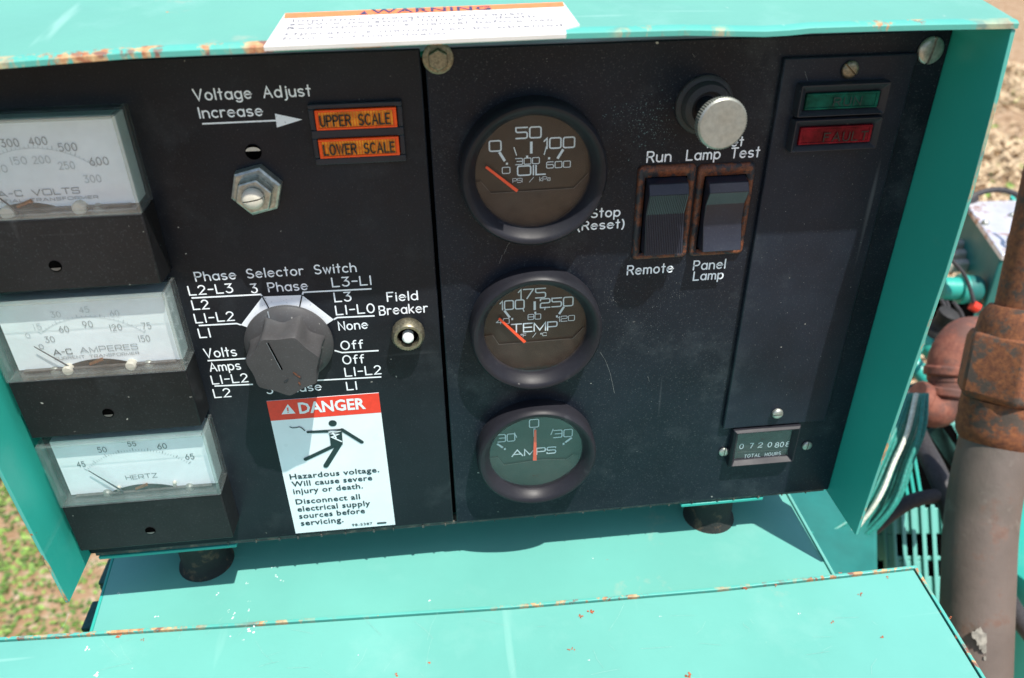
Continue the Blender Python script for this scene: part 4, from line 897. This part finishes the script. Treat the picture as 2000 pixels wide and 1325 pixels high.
# electrical box with bright top
eb = thing('metal_relay_box', 'small box with bright scuffed metal top and teal sides beyond the side flange', 'relay box', deep(1930, 480, .88))
t4 = [deep(1886, 402, .93), deep(1992, 398, .93), deep(2040, 492, .84), deep(1956, 503, .82)]
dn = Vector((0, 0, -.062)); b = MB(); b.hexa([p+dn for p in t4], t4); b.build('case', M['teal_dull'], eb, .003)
ct = sum(t4, Vector())/4; up_ = Vector((0, 0, .003)); t5 = [ct+(p-ct)*1.03+up_*.3 for p in t4]; b = MB(); b.hexa([p-up_*1.3 for p in t5], [p+up_ for p in t5]); b.build('lid', M['steel'], eb, .001)
b = MB()
for px_, py_, z_ in ((1922, 442, .88), (1975, 428, .90), (1958, 492, .85)):
    p = deep(px_, py_, z_); b.lathe([(.004, 0), (.004, .006), (.001, .008)], p, 12, axis=(0, 0, 1), up=(1, 0, 0))
b.build('lid_screw', M['zinc'], eb)
sb = thing('bracket_plate', 'teal angle bracket standing behind the bright metal box', 'bracket', deep(1960, 600, .9))
b = MB(); p = [deep(1973, 383, .97), deep(2035, 470, .93)]; b.hexa([p[0]+Vector((0, 0, -.10)), p[1]+Vector((0, 0, -.10)), p[1]+Vector((.008, .008, -.10)), p[0]+Vector((.008, .008, -.10))], [p[0], p[1], p[1]+Vector((.008, .008, 0)), p[0]+Vector((.008, .008, 0))]); b.build('upper_plate', M['teal'], sb, .0006)
b = MB(); p = [deep(1903, 612, .86), deep(1990, 505, .84)]; b.hexa([p[0]+Vector((0, 0, -.03)), p[1]+Vector((0, 0, -.03)), p[1]+Vector((.022, .01, -.03)), p[0]+Vector((.022, .01, -.03))], [p[0], p[1], p[1]+Vector((.022, .01, 0)), p[0]+Vector((.022, .01, 0))]); b.build('lower_arm', M['teal_dull'], sb, .0006)
# solenoid cylinder
so = thing('solenoid_cylinder', 'short teal solenoid cylinder lying below the bright metal box', 'solenoid', deep(1875, 565, .86))
a_, e_ = deep(1836, 563, .86), deep(1912, 566, .86); ad = (e_-a_).normalized(); SLn = (e_-a_).length
def sl(name, prof, mat): b = MB(); b.lathe([(r, h*SLn) for r, h in prof], a_, 32, axis=ad, up=(0, 0, 1)); b.build(name, mat, so, smooth=40)
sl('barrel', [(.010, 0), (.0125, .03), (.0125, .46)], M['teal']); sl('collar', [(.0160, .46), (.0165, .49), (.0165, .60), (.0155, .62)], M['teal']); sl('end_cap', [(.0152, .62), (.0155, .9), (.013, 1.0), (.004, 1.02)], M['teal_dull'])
bl = thing('terminal_block', 'beige ridged terminal block behind the side flange', 'terminal block', deep(1880, 505, .95))
for k in range(3):
    p = deep(1870+k*9, 480+k*19, .93-.01*k); b = MB(p); b.box(p.x-.03, p.x+.022, p.y-.006, p.y+.006, p.z-.006, p.z+.006); b.build('ridge', M['grey_cloth'], bl, .002)
# cable at top right
cb = thing('battery_cable', 'black cable with a thick sleeve arching over the bright metal box', 'cable', deep(1880, 400, .95))
b = MB(); b.tube(curve_pts([deep(1890, 392, .93), deep(1912, 378, .93), deep(1945, 371, .93), (deep(1978, 377, .93)), deep(2003, 395, .93), deep(2030, 430, .93)], 8), .0032, 12); b.build('wire', M['hose'], cb)
b = MB(); b.tube([deep(1862, 410, .93), deep(1902, 383, .93)], .0078, 16); b.build('sleeve', M['hose'], cb)

# alternator with slotted end bell
al = thing('alternator_shroud', 'teal slotted alternator shroud seen between the control box and the exhaust pipe', 'alternator', deep(1770, 1100, .80))
AZ = .74
def quad(b, pts, z, th):
    f = [deep(x, y, z) for x, y in pts]; k = [deep(x, y, z+th) for x, y in pts]; b.hexa(f, k)
b = MB(); quad(b, [(1660, 830), (1870, 830), (1870, 1230), (1660, 1230)], AZ+.035, .1); b.build('slot_shade_backing', M['hole'], al)  # near-black backing added so the gaps between the slats look shaded
def shell(x0, x1, y0, y1, extra=0, th=.010, name='shell_plate', mat='teal_sunlit', bv=.001):
    # curved plate: falls away to the left like the rim of a domed cover
    b = MB(); n = max(2, int((x1-x0)/8)); vs = []; fs = []
    for k in range(n+1):
        x = x0+(x1-x0)*k/n; bend = .030*max(0., (1760-x)/60.)**2
        for y in (y0, y1):
            for z in (0, th): vs.append(deep(x+(y-1040)*.055, y, AZ+.004+bend-extra+z))
    for k in range(n):
        a = k*4; q = (k+1)*4
        fs += [(a, q, q+2, a+2), (a+1, a+3, q+3, q+1), (a, a+1, q+1, q), (a+2, q+2, q+3, a+3)]
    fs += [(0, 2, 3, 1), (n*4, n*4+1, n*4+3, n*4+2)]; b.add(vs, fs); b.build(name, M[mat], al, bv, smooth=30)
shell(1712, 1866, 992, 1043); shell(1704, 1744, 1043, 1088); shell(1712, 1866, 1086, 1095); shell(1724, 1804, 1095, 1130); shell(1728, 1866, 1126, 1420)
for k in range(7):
    x = 1722+k*19.6; shell(x, x+8.5, 986 if k else 1012, 1320, .0035, .009, 'slat', 'teal_sunlit', .0008)
for k in range(5):
    b = MB(); x = 1722+k*13; quad(b, [(x, 838), (x+6, 836), (x+32, 990), (x+25, 990)], AZ+.012, .008); b.build('slat', M['teal'], al, .0008)
eg = thing('engine', 'teal engine frame rails crossing behind the rusty elbow', 'engine frame', deep(1850, 860, .9))
for p, q, r in (((1775, 700, .86), (1905, 850, .82), .009), ((1800, 620, .9), (1770, 730, .88), .010), ((1840, 900, .84), (1930, 800, .84), .012), ((1862, 830, .84), (1905, 905, .8), .007), ((1795, 660, .92), (1840, 700, .92), .012)):
    b = MB(); b.tube([deep(*p), deep(*q)], r, 14); b.build('rail', M['teal'], eg)
    c_ = (deep(*p)*.45+deep(*q)*.55); b = MB(c_); b.lathe([(.0055, 0), (.0055, r+.004), (.001, r+.005)], c_, 6, axis=(0, -.5, .8), up=(1, 0, 0)); b.build('bolt', M['zinc'], eg, smooth=20)
for pts in ([(1806, 838), (1834, 822), (1906, 925), (1884, 955)], [(1846, 815), (1890, 795), (1925, 860), (1905, 905)], [(1786, 880), (1796, 872), (1850, 965), (1842, 975)]):
    b = MB(); quad(b, pts, .775, .006); b.build('rib_plate', M['teal_sunlit'], eg, .001)
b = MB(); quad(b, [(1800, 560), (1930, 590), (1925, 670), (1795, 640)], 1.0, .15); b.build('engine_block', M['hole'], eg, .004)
b = MB(); quad(b, [(1750, 760), (2100, 640), (2130, 1420), (1760, 1420)], 1.10, .25); b.build('lower_block', M['teal_dark'], eg, .004)
ew = thing('engine_wiring', 'thin dark wires and a red connector hanging under the teal solenoid', 'wiring', deep(1880, 620, .84))
for pts in ([(1838, 585), (1850, 615), (1842, 660), (1815, 700)], [(1862, 590), (1880, 620), (1872, 650), (1850, 668)], [(1848, 588), (1868, 640), (1900, 652), (1930, 640)], [(1830, 470), (1850, 500), (1885, 540), (1905, 600)], [(1995, 400), (1988, 440), (1970, 470), (1975, 520)]):
    b = MB(); b.tube(curve_pts([deep(x, y, .83) for x, y in pts], 6), .0022, 8); b.build('wire', M['hose'], ew)
b = MB(); b.tube([deep(1898, 596, .83), deep(1910, 603, .83)], .0055, 10); b.build('connector', M['red'], ew)
fb = thing('fuel_filter_bowl', 'small dark ribbed filter bowl between the flange and the rusty elbow', 'filter', deep(1815, 640, .84))
b = MB(); b.lathe([(.006, 0), (.011, .002), (.011, .008), (.0095, .010), (.0095, .024), (.011, .026), (.011, .032), (.004, .034)], deep(1822, 655, .84), 24, axis=(.2, -.2, 1)); b.build('bowl', M['rubber'], fb, smooth=40)
# low deck at the foot of the saddle
dk = thing('engine_deck', 'shaded teal engine deck below the right end of the saddle', 'engine deck', (.3, .1, -.6))
b = MB(); q = [atZ(1520, 940, -.475), atZ(1712, 860, -.475), atZ(1716, 1140, -.475), atZ(1600, 1180, -.475)]
b.hexa([p-Vector((0, 0, .12)) for p in q], q); b.build('deck_plate', M['teal_dull'], dk, .003)  # the deck's shade is put into this darker teal
# wires
wr = thing('wire_bundle', 'loose bundle of teal and cream wires looping beside the control box', 'wires', deep(1700, 1000, .66))
for k in range(14):
    o2 = k*5.6-36+random.uniform(-3, 3); o1, o3, z_ = random.uniform(-8, 8), random.uniform(-9, 9), random.uniform(-.015, .015)
    mt = 'wire_white' if k in (5, 6) else 'wire_green'
    b = MB(); b.tube(curve_pts([deep(1548, 1052+o2*.9, .635+z_*.6), deep(1600, 1072+o2*.8+o1*.5, .640+z_*.6), deep(1668, 1040+o2*.9, .645+z_*.6), deep(1722+o2*.8, 972+o2*.5+o3, .640+z_), deep(1752+o2*.9, 900+o3, .645+z_), deep(1776+o2*.8, 840+o1, .65+z_), deep(1792+o2*.5, 770, .67+z_)], 7), .0017, 8); b.build('wire', M[mt], wr)
hs = thing('coolant_hose', 'black hose running down behind the wires beside the exhaust pipe', 'hose')
b = MB(); b.tube(curve_pts([deep(1762, 770, .76), deep(1792, 850, .74), deep(1828, 920, .70), deep(1856, 990, .68), deep(1870, 1060, .68)], 8), .0092, 18); b.build('main_run', M['hose'], hs, smooth=60)
b = MB(); b.tube(curve_pts([deep(1690, 1045, .685), deep(1745, 1000, .685), deep(1790, 976, .685), deep(1850, 968, .685), deep(1885, 985, .69)], 8), .0062, 16); b.build('branch_hose', M['hose'], hs, smooth=60)
# far right housing
fh = thing('air_cleaner_housing', 'teal housing and hose at the far right edge beyond the exhaust pipe', 'housing', deep(2080, 1200, .85))
b = MB(); b.lathe([(.10, -.25), (.112, -.02), (.108, .0), (.09, .012), (.001, .016)], deep(2120, 1060, .86), 48, axis=(0, 0, 1), up=(1, 0, 0)); b.build('drum', M['teal'], fh, smooth=40)
b = MB(); b.tube(curve_pts([deep(1955, 1150, .70), deep(1985, 1200, .70), deep(2030, 1260, .70)], 6), .0085, 14); b.build('rubber_hose', M['hose'], fh)

# ================================================================== GROUND
GZ = -1.5
t = NT('bare soil with weeds')
soil = t.mix(t.ramp(t.noise(6, 6, .65), .35, .65), (.25, .145, .07), (.36, .24, .14))
soil = t.mix(t.ramp(t.noise(28, 5, .7, off=(2, 2, 2)), .5, .75), soil, (.60, .50, .38))
soil = t.mix(t.ramp(t.noise(70, 4, .7, off=(5, 2, 2)), .58, .7, 0, .7), soil, (.16, .10, .06))
t.bump(t.noise(40, 6, .7), .6, .02)
gm = t.set(col=soil, rough=.95)
b = MB(); n = 60; S = 24
for i in range(n+1):
    for j in range(n+1):
        x, y = -S/2+S*i/n, -S/2+S*j/n+4; b.v.append((x, y, GZ+.02*sin(x*1.7)*cos(y*1.3)))
for i in range(n):
    for j in range(n): a = i*(n+1)+j; b.f.append((a, a+n+1, a+n+2, a+1)); b.mi.append(0)
gr = b.build('ground', gm, None, fix=False); gr['kind'] = 'structure'
mats = [plain('weed leaf', (.09, .17, .03), .6, var=.4, scale=30), plain('young weed leaf', (.20, .32, .06), .6, var=.3, scale=30), plain('dry straw', (.58, .45, .29), .7, var=.3, scale=30), plain('pebble', (.55, .48, .40), .8, var=.3, scale=60)]
def scatter(name, cx, cy, rx, ry, n, size, pick, dens):
    b = MB(); mi = []
    for _ in range(n):
        x, y = random.uniform(cx-rx, cx+rx), random.uniform(cy-ry, cy+ry)
        if random.random() > dens(x, y): continue
        z = GZ+.02*sin(x*1.7)*cos(y*1.3); b.cur = pick(x, y); a = random.uniform(0, 2*pi); s = size*random.uniform(.5, 1.5)
        if b.cur == 2: s *= 1.8; wd = s*.08
        else: wd = s*.28
        d = Vector((cos(a), sin(a), random.uniform(.1, .9))).normalized(); sd_ = Vector((-sin(a), cos(a), random.uniform(-.4, .4)))*wd; p = Vector((x, y, z+.002))
        b.add([p, p+d*s*.5+sd_, p+d*s+Vector((0, 0, -.1*s)), p+d*s*.5-sd_], [(0, 1, 2, 3)])
    o = b.build(name, mats, None, smooth=0, fix=False); o['kind'] = 'stuff'; return o
from mathutils import noise as mn
def patch(x, y, f=2.2): return mn.noise(Vector((x*f, y*f, 3.1)))
g1 = scatter('weeds', -1.0, .9, 1.3, 1.5, 80000, .015, lambda x, y: random.choice((0, 0, 0, 1, 1)), lambda x, y: max(.03, min(1, .40+2.6*patch(x, y)+(.75 if y < 1.22-.25*patch(x, y, 5) else 0))))
g1['label'] = 'green weeds on bare orange soil left of the machine'; g1['category'] = 'weeds'
g2 = scatter('dry_grass', 2.4, 3.0, 2.2, 2.6, 42000, .05, lambda x, y: random.choice((2,)*14+(1,)) if patch(x, y) < .45 else random.choice((1, 2, 2, 2, 2)), lambda x, y: max(.15, min(1, .6+1.5*patch(x, y, 1.5))))
g2['label'] = 'dry straw coloured grass behind the machine at right'; g2['category'] = 'grass'

# ================================================================== SMALL WEAR
def blob(b, fr, u, v, r, h=.00006, n=7, sx=1.0, ang=0.):
    P = []
    for k in range(n):
        a = 2*pi*k/n; q = r*random.uniform(.55, 1.25); x, y = q*cos(a)*sx, q*sin(a); P.append((u+x*cos(ang)-y*sin(ang), v+x*sin(ang)+y*cos(ang)))
    fr.k += 1; poly(b, fr, P, h+(fr.k % 10)*.000008)
specks = plain('dried paint specks', (.09, .16, .17), .6, var=.4); dust_m = plain('pale dust specks', (.17, .18, .18), .8, var=.3)
scr = plain('bare scratch', (.20, .21, .21), .5, var=.4); rustm = plain('rust spots', (.36, .09, .035), .8, var=.5, scale=900); whitem = plain('white droppings', (.80, .82, .78), .7, var=.1); scrt = plain('pale scratches in teal paint', (.30, .50, .45), .5, var=.3)
b = MB()
for _ in range(330):
    x, y = random.gauss(1265, 38), random.gauss(238, 30)
    if 1322 < x < 1440 and 150 < y < 290: continue
    if (x-1045)**2+(y-335)**2 < 150**2: continue
    u, v = FR.uv(x, y); blob(b, FR, u, v, random.choice((.00009, .00012, .00017, .00025)))
b.build('paint_specks', specks, PR, smooth=0, fix=False, kind='stuff')
b = MB()
for cx_, cy_, sp, n in ((1326, 576, 8, 22), (1200, 585, 14, 40), (1230, 640, 30, 26), (1240, 590, 60, 60), (1045, 180, 60, 40), (1300, 760, 90, 50), (1200, 880, 90, 40)):
    for _ in range(n):
        u, v = FR.uv(random.gauss(cx_, sp), random.gauss(cy_, sp*.7)); blob(b, FR, u, v, random.choice((.00007, .0001, .00014, .0002)))
b.build('dust_specks', dust_m, PR, smooth=0, fix=False, kind='stuff')
b = MB()
for _ in range(120):
    u, v = FC.uv(random.uniform(1470, 1700), random.uniform(300, 790))
    if .142 < u < .194: blob(b, FC, u, v, random.choice((.00008, .00012, .0002)))
b.build('dust_specks', dust_m, CV, smooth=0, fix=False, kind='stuff')
b = MB()
for _ in range(70):
    u, v = FP.uv(random.uniform(430, 860), random.uniform(140, 1010))
    if not (LAB[0] < u < LAB[1] and LAB[2] < v < LAB[3]): blob(b, FP, u, v, random.choice((.00007, .0001, .00015)))
b.build('dust_specks', dust_m, PL, smooth=0, fix=False, kind='stuff')
b = MB()
for pts in (((1172, 688), (1183, 705), (1192, 730), (1200, 768)), ((984, 497), (992, 478), (999, 470)), ((975, 515), (981, 498)), ((1572, 140), (1577, 158)), ((1352, 105), (1357, 112)), ((1265, 735), (1268, 745))):
    line_px(b, FR if pts[0][0] < 1500 else FC, pts, .00012)
b.build('scratch', scr, PR, smooth=0, fix=False, kind='stuff')
FL = Frame((0, 0, BZ-.0005), (1, 0, 0), (0, 1, 0), (0, 0, 1)); b = MB()
for x, y, r in ((1135, 1205, 8), (1155, 1198, 9), (1114, 1268, 6), (1347, 1318, 9), (1457, 1150.5, 8), (1733, 1128, 5), (1627, 1216, 5), (1722, 1243, 6), (1680, 1162, 6), (232, 1245, 9), (113, 1245, 7), (280, 1250, 5), (838, 1295, 5), (774, 1318, 6),
                (1837, 1193, 6), (1856, 1208, 5), (1870, 1244, 8), (1640, 1120, 6), (1515, 1143, 6)):
    for _ in range(5):
        u, v = FL.uv(x+random.gauss(0, r*.35), y+random.gauss(0, r*.3)); blob(b, FL, u, v, r*.00007)
b.build('rust_spots', rustm, jb, smooth=0, fix=False, kind='stuff')
b = MB()
for x, y, r in ((487, 1230, 10), (171, 1270, 8), (188, 1320, 9), (476, 1250, 3), (450, 1243, 3), (1150, 1290, 3), (700, 1280, 3), (1290, 1205, 3), (1560, 1200, 4)):
    for _ in range(5):
        u, v = FL.uv(x+random.gauss(0, r*.4), y+random.gauss(0, r*.3)); blob(b, FL, u, v, r*.00006)
b.build('white_marks', whitem, jb, smooth=0, fix=False, kind='stuff')
b = MB()
for _ in range(46):
    x, y, a = random.uniform(60, 1720), random.uniform(1200, 1320), random.choice((random.gauss(.9, .2), random.gauss(-.15, .2), random.gauss(-1.1, .2))); L = random.uniform(10, 70); c_ = random.uniform(-6, 6)
    if y < 1248-x*.08: continue
    line_px(b, FL, [(x, y), (x+L*.5*cos(a)+c_, y+L*.5*sin(a)), (x+L*cos(a), y+L*sin(a))], random.choice((.00006, .00009)))
b.build('scratches', scrt, jb, smooth=0, fix=False, kind='stuff')
FT = Frame((0, 0, TZ), (1, 0, 0), (0, 1, 0), (0, 0, 1)); b = MB()
for x, y, r in ((540, 1125, 5), (548, 1134, 4), (537, 1108, 4), (453, 1208, 5), (461, 1200, 4), (448, 1195, 3), (306, 1205, 5), (231, 1158, 4), (424, 1160, 5), (483, 1138, 4), (840, 1175, 4), (1158, 1094, 3), (486, 1192, 4)):
    for _ in range(3):
        u, v = FT.uv(x+random.gauss(0, 2), y+random.gauss(0, 2)); blob(b, FT, u, v, r*.00008)
b.build('white_marks', whitem, tray, smooth=0, fix=False, kind='stuff')
b = MB()
def on_pipe(x, y):
    xc = 1909-(y-1150)*.035; d = (x-xc)*PZ/FPX; return deep(x, y, PZ-math.sqrt(max(0, .0253**2-d*d))-.0003)
for _ in range(60):
    t = random.random(); cx_, cy_ = 1912+32*t+random.gauss(0, 7), 1238+60*t+random.gauss(0, 7); r = random.uniform(3, 7)
    b.add([on_pipe(cx_+r*random.uniform(.6, 1.2)*cos(a), cy_+r*1.4*random.uniform(.6, 1.2)*sin(a))-CF*(_*.000006) for a in [2*pi*k/8 for k in range(8)]], [tuple(range(8))])
b.build('pale_scuff', plain('pale scuff', (.25, .235, .20), .8, var=.4, scale=200), ex, smooth=0, fix=False, kind='stuff')
